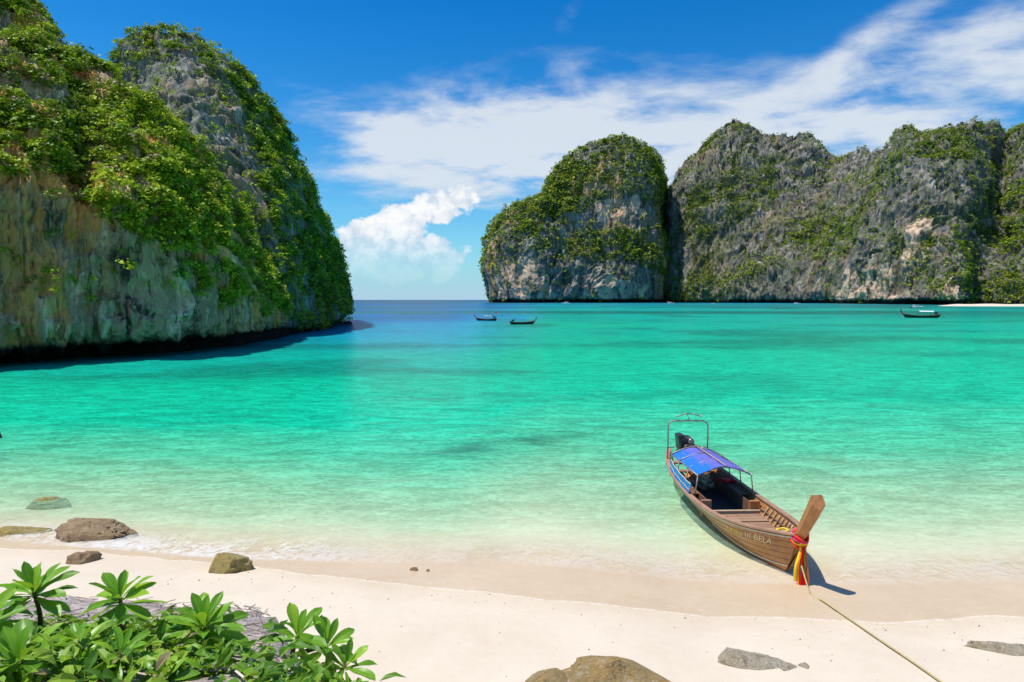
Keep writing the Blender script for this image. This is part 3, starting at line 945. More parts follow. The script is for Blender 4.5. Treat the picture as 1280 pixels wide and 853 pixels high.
def box(name, c, s_, mat, parent, bevel=0.006, rot=(0, 0, 0)):
    o = link(name, box_mesh(name, *s_, bevel=bevel), mat, parent, c)
    o.rotation_euler = rot
    return o


def tube_mesh(name, pts, rad, sides=8, caps=True):
    pts = np.array(pts, float)
    n_ = len(pts)
    rad = np.broadcast_to(np.array(rad, float), (n_,))
    tg = np.gradient(pts, axis=0)
    tg /= np.linalg.norm(tg, axis=1, keepdims=True) + 1e-9
    ref = np.array([0, 0, 1.0]) if abs(tg[0][2]) < 0.9 else np.array([1.0, 0, 0])
    V = []
    for i in range(n_):
        a = np.cross(tg[i], ref)
        a /= np.linalg.norm(a) + 1e-9
        b = np.cross(tg[i], a)
        ref = -np.cross(tg[i], a) if False else np.cross(a, tg[i])
        th = np.arange(sides) * 2 * math.pi / sides
        V.append(pts[i] + rad[i] * (np.cos(th)[:, None] * a + np.sin(th)[:, None] * b))
    V = np.concatenate(V)
    F = []
    for i in range(n_ - 1):
        for j in range(sides):
            k = (j + 1) % sides
            F.append((i * sides + j, i * sides + k, (i + 1) * sides + k, (i + 1) * sides + j))
    me = bpy.data.meshes.new(name)
    fs = F + ([tuple(range(sides))[::-1], tuple((n_ - 1) * sides + j for j in range(sides))] if caps else [])
    me.from_pydata([tuple(v) for v in V], [], fs)
    for p_ in me.polygons:
        p_.use_smooth = len(p_.vertices) == 4
    me.update()
    return me


def tube(name, pts, rad, mat, parent=None, sides=8):
    return link(name, tube_mesh(name, pts, rad, sides), mat, parent)


def solid_sheet(name, G, thick):
    """grid of points (U,V,3) given a thickness: top, underside and rim"""
    U, V = G.shape[:2]
    nn = np.cross(np.gradient(G, axis=0), np.gradient(G, axis=1))
    nn /= np.linalg.norm(nn, axis=-1, keepdims=True) + 1e-9
    P = np.concatenate([(G + nn * thick / 2).reshape(-1, 3), (G - nn * thick / 2).reshape(-1, 3)])
    f = grid_faces(U, V)
    n_ = U * V
    i = np.arange(n_).reshape(U, V)
    rim = list(i[:, 0]) + list(i[-1, 1:]) + list(i[-2::-1, -1]) + list(i[0, -2:0:-1])
    rim = np.array(rim)
    nx = np.roll(rim, -1)
    side = np.stack([rim, rim + n_, nx + n_, nx], -1)
    return mesh_np(name, P, np.concatenate([f, f[:, ::-1] + n_, side]), smooth=False)


# ------------------------------------------------------------------ boat materials
M['hull'] = mat_wood('varnished_hull_wood', (0.19, 0.070, 0.020), (0.52, 0.24, 0.075), 0, 0.38, 0.7, 0.5)
M['deck'] = mat_wood('weathered_deck_wood', (0.16, 0.080, 0.045), (0.42, 0.255, 0.16), 1, 0.7, 1.0, 0.3)
M['cap'] = mat_wood('gunwale_wood', (0.19, 0.09, 0.055), (0.44, 0.26, 0.165), 0, 0.6, 1.0, 0.35)
M['dark_wood'] = mat_wood('dark_inner_wood', (0.09, 0.045, 0.03), (0.24, 0.13, 0.085), 0, 0.7, 1.0, 0.3)
M['floor_dark'] = mat_wood('black_floor_boards', (0.03, 0.026, 0.025), (0.09, 0.075, 0.068), 1, 0.7, 1.0, 0.3)
M['rib'] = mat_wood('pale_rib_wood', (0.28, 0.18, 0.11), (0.52, 0.37, 0.24), 2, 0.7, 1.0, 0.3)
M['prow'] = mat_wood('prow_wood', (0.26, 0.10, 0.03), (0.52, 0.25, 0.09), 2, 0.45, 0.8, 0.45)
M['stripe'] = mat_plain('cream_stripe_paint', (0.66, 0.58, 0.42), 0.5, var=0.2, scale=9)
M['metal'] = mat_plain('weathered_steel_tube', (0.33, 0.27, 0.24), 0.45, 0.6, 0.5, 0.35, 14)
M['black'] = mat_plain('black_engine_paint', (0.018, 0.017, 0.018), 0.35, 0.1, 0.5, 0.4, 20)
M['grey_metal'] = mat_plain('cast_grey_metal', (0.22, 0.20, 0.20), 0.4, 0.7, 0.5, 0.3, 20)
M['cloth_pale'] = mat_plain('pale_cloth', (0.62, 0.50, 0.34), 0.9, 0, 0.1, 0.35, 14)
M['rope'] = mat_plain('yellow_rope', (0.46, 0.37, 0.16), 0.85, 0, 0.1, 0.3, 40, 0.4)
for nm, c in (('ribbon_red', (0.72, 0.018, 0.02)), ('ribbon_orange', (0.85, 0.20, 0.015)), ('ribbon_yellow', (0.85, 0.60, 0.02)), ('ribbon_pink', (0.70, 0.03, 0.14)),
              ('ribbon_green', (0.25, 0.52, 0.03)), ('ribbon_brown', (0.42, 0.14, 0.05))):
    M[nm] = mat_plain(nm, c, 0.6, 0, 0.3, 0.15, 8)
m, n = newmat('blue_violet_tarpaulin')
tco = n.n.new('ShaderNodeTexCoord').outputs['Object']
sp = n.n.new('ShaderNodeSeparateXYZ')
n.set(sp.inputs[0], tco)
st = n.noise(n.new('ShaderNodeMapping', None, Vector=tco, Scale=(1.0, 6.0, 1)).outputs[0], 1.6, 6, 0.65, 0.7)
violet_mix = n.m('ADD', n.m('ADD', sp.outputs[1], 0.42), n.m('MULTIPLY', n.m('SUBTRACT', st, 0.5), 1.1))
col_ = n.mix(n.sstep(violet_mix, -0.12, 0.18), (0.010, 0.15, 0.55, 1), (0.13, 0.13, 0.50, 1))  # violet side: cloth colour with some sky reflection painted in
col_ = n.mix(n.m('MULTIPLY', n.sstep(st, 0.55, 0.75), 0.35), col_, (0.50, 0.30, 0.62, 1))
bs = n.new('ShaderNodeBsdfPrincipled', None, Roughness=0.5, Normal=n.bump(st, 0.3, 0.03))
n.set(bs.inputs['Base Color'], col_)
n.out(bs)
M['tarp'] = m
M['tarp_blue'] = mat_plain('blue_side_tarpaulin', (0.02, 0.19, 0.50), 0.5, 0, 0.35, 0.35, 7, 0.4)

# ------------------------------------------------------------------ longtail boat
STN = np.array([  # x at keel, x at gunwale, half beam, keel height, gunwale height
    (-4.10, -4.55, 0.40, 0.06, 0.98), (-3.60, -3.80, 0.70, -0.12, 0.82), (-2.45, -2.5, 0.93, -0.22, 0.65), (-1.0, -1.0, 1.03, -0.25, 0.57),
    (0.4, 0.4, 1.04, -0.25, 0.57), (1.70, 1.75, 0.97, -0.25, 0.64), (2.70, 2.90, 0.77, -0.22, 0.78), (3.35, 3.70, 0.52, -0.16, 0.92),
    (3.75, 4.30, 0.28, -0.10, 1.04), (3.95, 4.72, 0.10, -0.05, 1.14)])


def stn(s_):
    t = np.clip(s_, 0, 1) * (len(STN) - 1)
    i = np.minimum(np.floor(t).astype(int), len(STN) - 2)
    f = (t - i)[..., None]
    E = np.concatenate([2 * STN[:1] - STN[1:2], STN, 2 * STN[-1:] - STN[-2:-1]])
    p0, p1, p2, p3 = E[i], E[i + 1], E[i + 2], E[i + 3]
    return 0.5 * (2 * p1 + (p2 - p0) * f + (2 * p0 - 5 * p1 + 4 * p2 - p3) * f ** 2 + (3 * p1 - p0 - 3 * p2 + p3) * f ** 3)


def hull_pt(s_, v, inset=0.0):
    """s: stern 0..bow 1; v: -1 starboard gunwale, 0 keel, +1 port gunwale"""
    s_, v = np.broadcast_arrays(np.asarray(s_, float), np.asarray(v, float))
    q = stn(s_)
    a = np.abs(v)
    x = q[..., 0] * (1 - a) + q[..., 1] * a
    y = np.maximum(q[..., 2] - inset, 0.004) * a ** 0.55 * np.sign(v)
    z = q[..., 3] + inset * (1 - a) + (q[..., 4] - q[..., 3]) * a ** 1.25
    return np.stack([x, y, z], -1)


def s_at(x):
    ss = np.linspace(0, 1, 400)
    return float(np.interp(x, hull_pt(ss, 1.0)[:, 0], ss))


def inner_y(x, z):
    q = stn(np.array(s_at(x)))
    a = np.clip((z - q[3]) / (q[4] - q[3]), 0, 1) ** (1 / 1.25)
    return max(0.05, (q[2] - 0.06) * a ** 0.55)


def hull_mesh(name, ns=56, nv=25):
    S_ = np.linspace(0, 1, ns)[:, None]
    vv = np.linspace(-1, 1, nv)
    vv = (np.sign(vv) * np.abs(vv) ** 1.2)[None]
    O = hull_pt(S_, vv)
    I = hull_pt(S_, vv, 0.05)
    n_ = ns * nv
    P = np.concatenate([O.reshape(-1, 3), I.reshape(-1, 3)])
    f = grid_faces(ns, nv)
    i = np.arange(n_).reshape(ns, nv)
    rim = list(i[:, 0]) + list(i[-1, 1:]) + list(i[-2::-1, -1]) + list(i[0, -2:0:-1])
    rim = np.array(rim)
    nx = np.roll(rim, -1)
    side = np.stack([rim, rim + n_, nx + n_, nx], -1)
    return mesh_np(name, P, np.concatenate([f[:, ::-1], f + n_, side[:, ::-1]]))


def rail_mesh(name, side, v, wdt, hgt, out=0.0, s0=0.0, s1=1.0, up=0.0, ns=60):
    """rectangular moulding along the hull side at height v"""
    S_ = np.linspace(s0, s1, ns)
    c = hull_pt(S_, side * v)
    tg = np.gradient(c, axis=0)
    tg /= np.linalg.norm(tg, axis=1, keepdims=True)
    o = np.cross(tg, [0, 0, 1.0]) * -side
    o /= np.linalg.norm(o, axis=1, keepdims=True)
    u = np.array([0, 0, 1.0])
    c = c + o * out + u * up
    ring = [c - o * wdt / 2 - u * hgt / 2, c + o * wdt / 2 - u * hgt / 2, c + o * wdt / 2 + u * hgt / 2, c - o * wdt / 2 + u * hgt / 2]
    G = np.stack(ring + [ring[0]], 1)
    V = G[:, :4].reshape(-1, 3)
    F = []
    for k in range(ns - 1):
        for j in range(4):
            F.append((k * 4 + j, k * 4 + (j + 1) % 4, (k + 1) * 4 + (j + 1) % 4, (k + 1) * 4 + j))
    F.append((3, 2, 1, 0))
    e = (ns - 1) * 4
    F.append((e, e + 1, e + 2, e + 3))
    return mesh_np(name, V, np.array(F), smooth=False)


BOAT_LOC, BOAT_ROT = (6.43, 18.98, 0.0), (0, 0, R(-90 + 2.3))
boat = empty('longtail_boat', BOAT_LOC, BOAT_ROT)
tag(boat, 'wooden longtail boat with blue canopy beached at the water edge', 'boat')
hull = link('hull', hull_mesh('hull'), M['hull'], boat)
for sd_ in (-1, 1):
    link('gunwale', rail_mesh('gunwale', sd_, 1.0, 0.15, 0.045, -0.02, 0, 0.985, 0.02), M['cap'], boat)
    link('rub_rail', rail_mesh('rub_rail', sd_, 0.955, 0.03, 0.035, 0.02, 0, 0.985), M['stripe'], hull)
    link('bottom_stripe', rail_mesh('bottom_stripe', sd_, 0.30, 0.02, 0.03, 0.012, 0.45, 0.995), M['stripe'], hull)
for sd_ in (-1, 1):
    for vv_ in (0.46, 0.60, 0.73, 0.85):
        link('plank_seam', rail_mesh('plank_seam', sd_, vv_, 0.006, 0.009, 0.0015, 0.02, 0.99), M['dark_wood'], hull)
# floor boards
x = 0.72
k = 0
while x < 3.35:
    wd_ = 0.235
    z = 0.27 + 0.008 * (k % 3) + 0.05 * max(0, x - 2.2)
    yy = min(inner_y(x, z), inner_y(x + wd_, z)) - 0.01
    box('floor_plank', (x + wd_ / 2, 0, z), (wd_ - 0.035, yy * 2, 0.04), M['deck'], boat, 0.005)
    x += wd_
    k += 1
x = -3.2
while x < 0.55:
    wd_ = 0.25
    yy = min(inner_y(x, 0.1), inner_y(x + wd_, 0.1)) - 0.01
    box('floor_plank', (x + wd_ / 2, 0, 0.10), (wd_ - 0.02, yy * 2, 0.03), M['floor_dark'], boat, 0.004)
    x += wd_
# a step beam between the sunken floor and the fore boards
yy = inner_y(0.62, 0.33)
box('cross_beam', (0.62, 0, 0.30), (0.10, yy * 2 - 0.02, 0.12), M['rib'], boat, 0.01)
# fore deck
for k in range(4):
    x = 3.38 + k * 0.215
    z = 0.80 + 0.055 * k
    yy = inner_y(x + 0.10, z)
    y2 = inner_y(x + 0.30, z)
    G = np.array([[(x, -yy, z), (x, yy, z)], [(x + 0.205, -y2 * 0.5 - yy * 0.5, z + 0.045), (x + 0.205, y2 * 0.5 + yy * 0.5, z + 0.045)]])
    link('fore_deck_plank', solid_sheet('fore_deck_plank', G, 0.03), M['deck'], boat)
# ribs
for x in np.arange(0.95, 3.4, 0.29):
    for sd_ in (-1, 1):
        vs = np.linspace(0.50, 0.955, 7) * sd_
        pts = hull_pt(np.full(7, s_at(x)), vs, 0.085)
        o = tube('rib', pts, [0.042, 0.04, 0.036, 0.034, 0.032, 0.03, 0.03], M['rib'], boat, 5)
# stringers along the inside
for sd_ in (-1, 1):
    pts = hull_pt(np.linspace(0.12, 0.93, 30), sd_ * 0.80, 0.10)
    tube('stringer', pts, 0.024, M['dark_wood'], boat, 4)
# benches under the canopy
for sd_, x0, x1 in ((1, -2.7, 0.42), (-1, -2.7, 0.30)):
    box('bench_side', ((x0 + x1) / 2, sd_ * 0.60, 0.32), (x1 - x0, 0.035, 0.42), M['dark_wood'], boat)
    box('bench_top', ((x0 + x1) / 2 - 0.4, sd_ * 0.76, 0.50), (x1 - x0 - 0.85, 0.28, 0.03), M['dark_wood'], boat)
    box('bench_end', (x1 + 0.05, sd_ * 0.70, 0.36), (0.12, 0.30, 0.46), M['prow' if sd_ > 0 else 'cap'], boat, 0.012)
# thwarts at the stern
for x, z in ((-3.0, 0.55), (-3.75, 0.66)):
    box('thwart', (x, 0, z), (0.30, inner_y(x, z) * 2 - 0.03, 0.04), M['deck'], boat)
# prow post: five sided, leaning forward, cut flat on top
path = np.array([(3.92, 0, 0.02), (4.22, 0, 0.50), (4.55, 0, 0.98), (4.86, 0, 1.40), (5.14, 0, 1.78), (5.36, 0, 2.12)])
wd2 = np.array([0.045, 0.065, 0.11, 0.13, 0.145, 0.155])
dp2 = np.array([0.06, 0.09, 0.14, 0.16, 0.175, 0.18])
V, F = [], []
for k in range(len(path)):
    tg = path[min(k + 1, 5)] - path[max(k - 1, 0)]
    tg /= np.linalg.norm(tg)
    fw = np.array([tg[2], 0, -tg[0]])      # towards the front and below
    sdv = np.array([0, 1.0, 0])
    tilt = tg * (0.10 if k == 5 else 0)
    for (f_, s2) in ((1.0, 0), (0.25, 1), (-0.8, 0.85), (-0.8, -0.85), (0.25, -1)):
        V.append(path[k] + fw * dp2[k] * f_ + sdv * wd2[k] * s2 - tilt * f_)
for k in range(5):
    for j in range(5):
        F.append((k * 5 + j, k * 5 + (j + 1) % 5, (k + 1) * 5 + (j + 1) % 5, (k + 1) * 5 + j))
F.append(tuple(range(25, 30)))
F.append((4, 3, 2, 1, 0))
me = bpy.data.meshes.new('prow_post')
me.from_pydata([tuple(v) for v in V], [], F)
bm = bmesh.new()
bm.from_mesh(me)
bmesh.ops.recalc_face_normals(bm, faces=bm.faces)
bmesh.ops.bevel(bm, geom=[e for e in bm.edges if not e.is_boundary], offset=0.012, segments=2, affect='EDGES')
bm.to_mesh(me)
bm.free()
link('prow_post', me, M['prow'], boat)
# canopy
cy0, cy1 = -0.84, 0.84
X0, X1 = -2.85, -0.05
gx = np.linspace(X0, X1, 22)[:, None]
gy = np.linspace(-1, 1, 19)[None]
Gc = np.stack([gx + 0 * gy, gy * 0.81 + 0 * gx, 1.22 + 0.26 * (1 - np.abs(gy) ** 1.8) + 0 * gx], -1)
sag = np.sin((gx - X0) / (X1 - X0) * math.pi * 3) ** 2
Gc[..., 2] -= 0.035 * sag * (1 - gy ** 2) + 0.012 * np.sin(gx * 9 + gy * 7)
Gc[..., 2] += 0.02 * (gx - X1)
cano = link('canopy', solid_sheet('canopy', Gc, 0.012), M['tarp'], boat)
link('ridge_batten', tube_mesh('ridge_batten', [(X0 - 0.05, 0.02, 1.475), (-1.5, 0.02, 1.50), (X1 + 0.06, 0.02, 1.515)], 0.022, 6), M['rib'], cano)
for xx in (X0 + 0.05, -1.92, -0.98, X1 - 0.02):
    t_ = np.linspace(-1, 1, 15)
    pts = np.stack([0 * t_ + xx, t_ * 0.82, 1.195 + 0.26 * (1 - np.abs(t_) ** 1.8)], -1)
    tube('canopy_hoop', pts, 0.018, M['metal'], boat, 6)
    for sd_ in (-1, 1):
        gz = stn(np.array(s_at(xx)))
        tube('canopy_post', [(xx, sd_ * 0.82, 1.20), (xx, sd_ * min(0.90, gz[2] - 0.03), gz[4])], 0.020, M['metal'], boat, 6)
for sd_ in (-1, 1):
    tube('canopy_rail', [(X0, sd_ * 0.83, 1.19), (X1 + 0.05, sd_ * 0.83, 1.21)], 0.018, M['metal'], boat, 6)
# blue side screen on the starboard gunwale
t_ = np.linspace(X0 + 0.1, X1 - 0.15, 24)
gzs = np.array([stn(np.array(s_at(q)))[[2, 4]] for q in t_])
hh = np.linspace(0, 1, 6)
Gs = np.stack([np.repeat(t_[:, None], 6, 1), -(gzs[:, :1] - 0.02) + 0.03 * hh[None] + 0.012 * np.sin(t_[:, None] * 8 + hh[None] * 3), gzs[:, 1:] + 0.05 + 0.30 * hh[None]], -1)
scr = link('side_screen', solid_sheet('side_screen', Gs, 0.012), M['tarp_blue'], boat)
link('screen_hem', tube_mesh('screen_hem', Gs[:, -1], 0.014, 5), M['stripe'], scr)
link('screen_batten', tube_mesh('screen_batten', Gs[:, 2] + np.array([0, -0.014, 0]), 0.009, 5), M['stripe'], scr)
# stern frame
arch = [(-3.62, -0.72, 0.80), (-3.62, -0.72, 1.55), (-3.62, -0.72, 2.02), (-3.62, -0.68, 2.14), (-3.62, -0.58, 2.19), (-3.62, 0, 2.20), (-3.62, 0.54, 2.19), (-3.62, 0.66, 2.13), (-3.62, 0.72, 2.0), (-3.62, 0.72, 1.4), (-3.62, 0.72, 0.80)]
fr_ = tube('stern_frame', arch, 0.026, M['metal'], boat, 8)
tube('frame_crossbar', [(-3.62, -0.72, 1.24), (-3.62, 0.72, 1.24)], 0.016, M['metal'], fr_, 6)
t_ = np.linspace(-1, 1, 9)
tube('frame_top_bar', np.stack([0 * t_ - 3.62, 0.02 + t_ * 0.46, 2.44 - 0.10 * t_ ** 2], -1), 0.018, M['grey_metal'], fr_, 6)
tube('frame_strut', [(-3.62, 0.06, 2.20), (-3.62, -0.04, 2.42)], 0.016, M['metal'], fr_, 6)
for yv in (-0.42, -0.12, 0.20, 0.46):
    box('frame_clamp', (-3.62, yv, 2.44 - 0.10 * ((yv - 0.02) / 0.46) ** 2 + 0.02), (0.06, 0.07, 0.05), M['stripe'], fr_, 0.008)
# stern post
box('stern_post', (-4.36, 0, 0.86), (0.16, 0.22, 0.85), M['dark_wood'], boat, 0.02, (0, R(-24), 0))
# engine on its pivot
eng = link('engine', box_mesh('engine', 0.62, 0.46, 0.42, 0.05), M['black'], boat, (-3.45, -0.18, 1.42))
box('engine_cover', (0.0, -0.16, 0.16), (0.50, 0.22, 0.36), M['black'], eng, 0.05, (R(8), 0, 0))
tube('air_filter', [(0.10, 0.10, 0.12), (0.30, 0.16, 0.12), (0.34, 0.17, 0.12)], [0.12, 0.12, 0.09], M['grey_metal'], eng, 14)
tube('exhaust', [(0.2, 0.2, 0.0), (0.36, 0.32, -0.02), (0.52, 0.42, -0.03)], [0.05, 0.045, 0.04], M['black'], eng, 8)
tube('pulley', [(0.30, 0.0, -0.10), (0.38, 0.0, -0.10)], 0.13, M['grey_metal'], eng, 16)
tube('engine_mount', [(0, 0, -0.2), (0.0, 0.06, -0.45), (0.0, 0.1, -0.72)], [0.12, 0.09, 0.10], M['black'], eng, 10)
tube('tiller', [(0.2, 0.0, 0.0), (0.75, 0.3, 0.03), (1.0, 0.5, 0.02)], 0.018, M['metal'], eng, 6)
tube('tail_shaft', [(-0.3, 0.0, -0.1), (-1.4, 0.05, -0.72), (-2.6, 0.1, -1.42)], 0.03, M['metal'], eng, 8)
for k in range(6):
    box('cooling_fin', (-0.18 + k * 0.07, 0.06, 0.23), (0.02, 0.26, 0.06), M['grey_metal'], eng, 0.004)


# name on the bow, wrapped on the planking
def hull_text(txt, s0, s1, v0, v1, mat, shear=0.25):
    cu_ = bpy.data.curves.new('lettering', 'FONT')
    cu_.body = txt
    cu_.shear = shear
    cu_.resolution_u = 3
    to = bpy.data.objects.new('lettering', cu_)
    COL.objects.link(to)
    bpy.context.view_layer.update()
    me = bpy.data.meshes.new_from_object(to.evaluated_get(bpy.context.evaluated_depsgraph_get()))
    bpy.data.objects.remove(to)
    bm = bmesh.new()
    bm.from_mesh(me)
    bmesh.ops.triangulate(bm, faces=bm.faces)
    bmesh.ops.subdivide_edges(bm, edges=[e for e in bm.edges if e.calc_length() > 0.2], cuts=2)
    co = np.array([v.co[:] for v in bm.verts])
    x0, x1 = co[:, 0].min(), co[:, 0].max()
    s_ = s0 + (co[:, 0] - x0) / (x1 - x0) * (s1 - s0)
    v_ = v0 + co[:, 1] / 0.7 * (v1 - v0)
    P = hull_pt(s_, -v_)
    e_ = 1e-3
    nrm_ = np.cross(hull_pt(s_ + e_, -v_) - P, hull_pt(s_, -v_ - e_) - P)
    nrm_ /= np.linalg.norm(nrm_, axis=1, keepdims=True)
    nrm_ *= np.where(nrm_[:, 1:2] > 0, -1, 1)
    P = P + nrm_ * 0.012
    for v, q in zip(bm.verts, P):
        v.co = q
    bm.to_mesh(me)
    bm.free()
    return link('lettering', me, mat, boat)


M['gold'] = mat_plain('gold_letter_paint', (0.95, 0.55, 0.08), 0.5, var=0.25, scale=20)
M['cream'] = mat_plain('cream_letter_paint', (0.74, 0.62, 0.34), 0.5, var=0.15, scale=20)
SA, SB, SD = s_at(2.25), s_at(3.05), s_at(4.02)
hull_text('TAdiw', SA, SB - 0.005, 0.735, 0.84, M['gold'])
hull_text('III BELA', SB + 0.005, SD, 0.74, 0.875, M['cream'])


def boat_to_world(p_):
    return Matrix.LocRotScale(Vector(BOAT_LOC), Euler(BOAT_ROT), None) @ Vector(p_)


# things lying in or hanging from the boat
rib_root = empty('prow_ribbons', boat_to_world((4.62, 0, 1.0)), BOAT_ROT)
tag(rib_root, 'red, orange and yellow ribbons tied round the boat prow post', 'ribbons')
off = np.array([4.62, 0, 1.0])
tgp = np.array([0.31, 0, 0.42])
tgp /= np.linalg.norm(tgp)
fwp = np.array([tgp[2], 0, -tgp[0]])
for k, (mt, dd, rr) in enumerate((('ribbon_orange', -0.06, 1.10), ('ribbon_yellow', 0.0, 1.04), ('ribbon_pink', 0.07, 1.08), ('ribbon_red', 0.12, 1.02), ('ribbon_red', -0.11, 1.18))):
    th = np.linspace(0, 2 * math.pi, 25)
    cc = path[2] + tgp * (dd + 0.06)
    pts = cc + np.cos(th)[:, None] * fwp * 0.175 * rr + np.sin(th)[:, None] * np.array([0, 1, 0]) * 0.15 * rr + tgp * (0.05 * np.sin(th * 2 + k))[:, None]
    tube('band', pts - off, 0.030, M[mt], rib_root, 6)
knot = path[2] + tgp * 0.02 + fwp * 0.20
for k, (mt, dy_, ln_) in enumerate((('ribbon_yellow', -0.115, 0.82), ('ribbon_orange', -0.065, 0.93), ('ribbon_red', -0.01, 0.99), ('ribbon_red', 0.045, 0.94), ('ribbon_brown', 0.10, 0.96), ('ribbon_yellow', 0.02, 1.0), ('ribbon_green', 0.06, 1.02))):
    t_ = np.linspace(0, 1, 14)[:, None]
    u_ = np.linspace(-0.5, 0.5, 4)[None]
    wdt = 0.075 * (0.45 + 0.55 * np.minimum(1, t_ * 3))
    xx = knot[0] + 0.02 * k % 0.05 + 0.04 * np.sin(t_ * 5 + k) * t_ + 0.025 * np.cos(u_ * 6 + k) - (0.03 if k > 4 else 0)
    yy = knot[1] + dy_ * (0.25 + 0.75 * np.minimum(1, t_ * 2.2)) + u_ * wdt + 0.015 * np.sin(t_ * 7 + 2 * k)
    zz = knot[2] - ln_ * t_ + 0 * u_
    link('streamer', solid_sheet('streamer', np.stack([xx, yy, zz], -1) - off, 0.006), M[mt], rib_root)

rp = [boat_to_world((4.42, 0.02, 0.72))]
for px_, py_ in ((1013, 741), (1030, 752), (1062, 774), (1100, 800), (1140, 827), (1180, 855), (1230, 890)):
    g_ = ground(px_, py_, 0.1)
    zz = float(beach_z(np.array([g_.x]), np.array([g_.y]))[0][0])
    for _ in range(6):
        g_ = ground(px_, py_, zz + 0.035)
        zz = float(beach_z(np.array([g_.x]), np.array([g_.y]))[0][0])
    rp.append(Vector((g_.x, g_.y, zz + 0.035)))
rpts = catmull(np.array([q[:] for q in rp]), 60)
rope = tube('mooring_rope', rpts, 0.017, M['rope'], None, 7)
tag(rope, 'yellowish mooring rope running from the boat bow over the sand', 'rope')

bun = empty('cloth_bundle', boat_to_world((-2.05, -0.05, 0.115)), BOAT_ROT)
tag(bun, 'heap of pale cloth and rope on the floor under the canopy', 'bundle')
for k in range(9):
    th = np.linspace(0, 2 * math.pi * 1.25, 26)
    r_ = 0.12 + 0.10 * random.random()
    c_ = np.array([random.uniform(-0.35, 0.35), random.uniform(-0.25, 0.25), 0.06 + 0.045 * k])
    e_ = Euler((random.uniform(-0.6, 0.6), random.uniform(-0.6, 0.6), 0)).to_matrix()
    pts = np.array([(e_ @ Vector((r_ * math.cos(a), r_ * 1.2 * math.sin(a), 0.01 * a)))[:] for a in th]) + c_
    tube('coil', pts, 0.035, M['cloth_pale'], bun, 6)
for k, (vx, vy, vz, mt) in enumerate(((-2.35, -0.74, 0.53, 'ribbon_orange'), (-1.75, 0.74, 0.53, 'ribbon_red'))):
    lj = empty('life_jacket', boat_to_world((vx, vy, vz)), (0, 0, BOAT_ROT[2] + 0.3 * k))
    tag(lj, ('orange life jacket lying on the bench beside the blue side screen', 'red life jacket lying on the bench opposite the blue side screen')[k], 'life jacket', 'life jackets in the beached boat')
    for q_ in (-1, 1):
        box('float_panel', (0, q_ * 0.115, 0.05), (0.42, 0.20, 0.09), M[mt], lj, 0.035, (0, 0.06 * q_, 0))
    box('strap', (0.02, 0, 0.10), (0.04, 0.44, 0.012), M['black'], lj, 0.003)
gar = empty('flower_garland', boat_to_world((4.0, -0.12, 0.99)), BOAT_ROT)
tag(gar, 'small yellow flower garland lying on the boat fore deck', 'garland')
th = np.linspace(0, 2 * math.pi, 20)
tube('strand', np.stack([0.10 * np.cos(th), 0.14 * np.sin(th), 0.01 * np.sin(3 * th) + 0.02], -1), 0.022, M['ribbon_yellow'], gar, 6)


# ------------------------------------------------------------------ boats further out
M['far_hull'] = mat_wood('dark_boat_wood', (0.025, 0.016, 0.012), (0.09, 0.055, 0.035), 0, 0.6)
M['white'] = mat_plain('white_gelcoat', (0.80, 0.80, 0.78), 0.35, var=0.08)
M['glass'] = mat_plain('dark_windscreen', (0.02, 0.03, 0.04), 0.15, var=0.2)
M['canvas_grey'] = mat_plain('grey_canvas', (0.28, 0.30, 0.33), 0.8, var=0.2)
far_hull_me = hull_mesh('far_hull', 30, 13)


def far_longtail(px_, py_, heading, scale, label, cover, flag=None):
    g_ = ground(px_, py_, 0.0)
    b = empty('longtail_boat', g_, (0, 0, heading))
    b.scale = (scale,) * 3
    tag(b, label, 'boat', 'longtail boats out in the bay')
    link('hull', far_hull_me, M['far_hull'], b)
    for sd_ in (-1, 1):
        link('gunwale', rail_mesh('gunwale', sd_, 1.0, 0.15, 0.05, -0.02, 0, 0.98, 0.02, 20), M['cap'], b)
    tube('prow_post', [(4.0, 0, 0.2), (4.6, 0, 1.0), (5.0, 0, 1.6), (5.35, 0, 2.3)], [0.09, 0.13, 0.15, 0.15], M['far_hull'], b, 6)
    tube('prow_ribbon', [(4.6, 0, 1.05), (4.72, 0, 1.2)], 0.24, M['ribbon_red'], b, 8)
    link('canopy', solid_sheet('canopy', Gc[::3, ::3] * np.array([1.25, 1.05, 1.0]) + np.array([0.9, 0, 0.45]), 0.03), cover, b)
    for xx in (-2.5, -0.9, 0.75):
        for sd_ in (-1, 1):
            tube('canopy_post', [(xx, sd_ * 0.86, 0.6), (xx, sd_ * 0.86, 1.66)], 0.035, M['far_hull'], b, 5)
    box('engine', (-3.5, 0, 1.25), (0.7, 0.5, 0.55), M['black'], b, 0.06)
    tube('tail_shaft', [(-3.6, 0, 1.2), (-5.0, 0, 0.4), (-6.2, 0, -0.2)], 0.05, M['metal'], b, 6)
    box('bench', (-1.0, 0.5, 0.5), (2.6, 0.35, 0.3), M['deck'], b)
    if flag:
        tube('flag_pole', [(-3.9, 0.3, 0.8), (-3.95, 0.3, 3.4)], 0.04, M['metal'], b, 5)
        link('flag', solid_sheet('flag', np.array([[(-3.95, 0.3, 2.8), (-3.95, 0.3, 3.35)], [(-4.3, 0.35, 2.75), (-4.3, 0.35, 3.3)], [(-4.7, 0.28, 2.8), (-4.7, 0.28, 3.32)]]), 0.02), M['ribbon_red'], b)
    return b


far_longtail(608, 401, R(150), 0.85, 'small dark longtail boat with a flag pole anchored off the rounded rock', M['canvas_grey'], True)
far_longtail(653, 405.5, R(30), 0.85, 'dark longtail boat with red trim and a blue canopy anchored out in the bay', M['tarp_blue'])
far_longtail(1152, 397.5, R(170), 1.35, 'long dark boat with pale canopy moored in front of the craggy wall', M['white'])


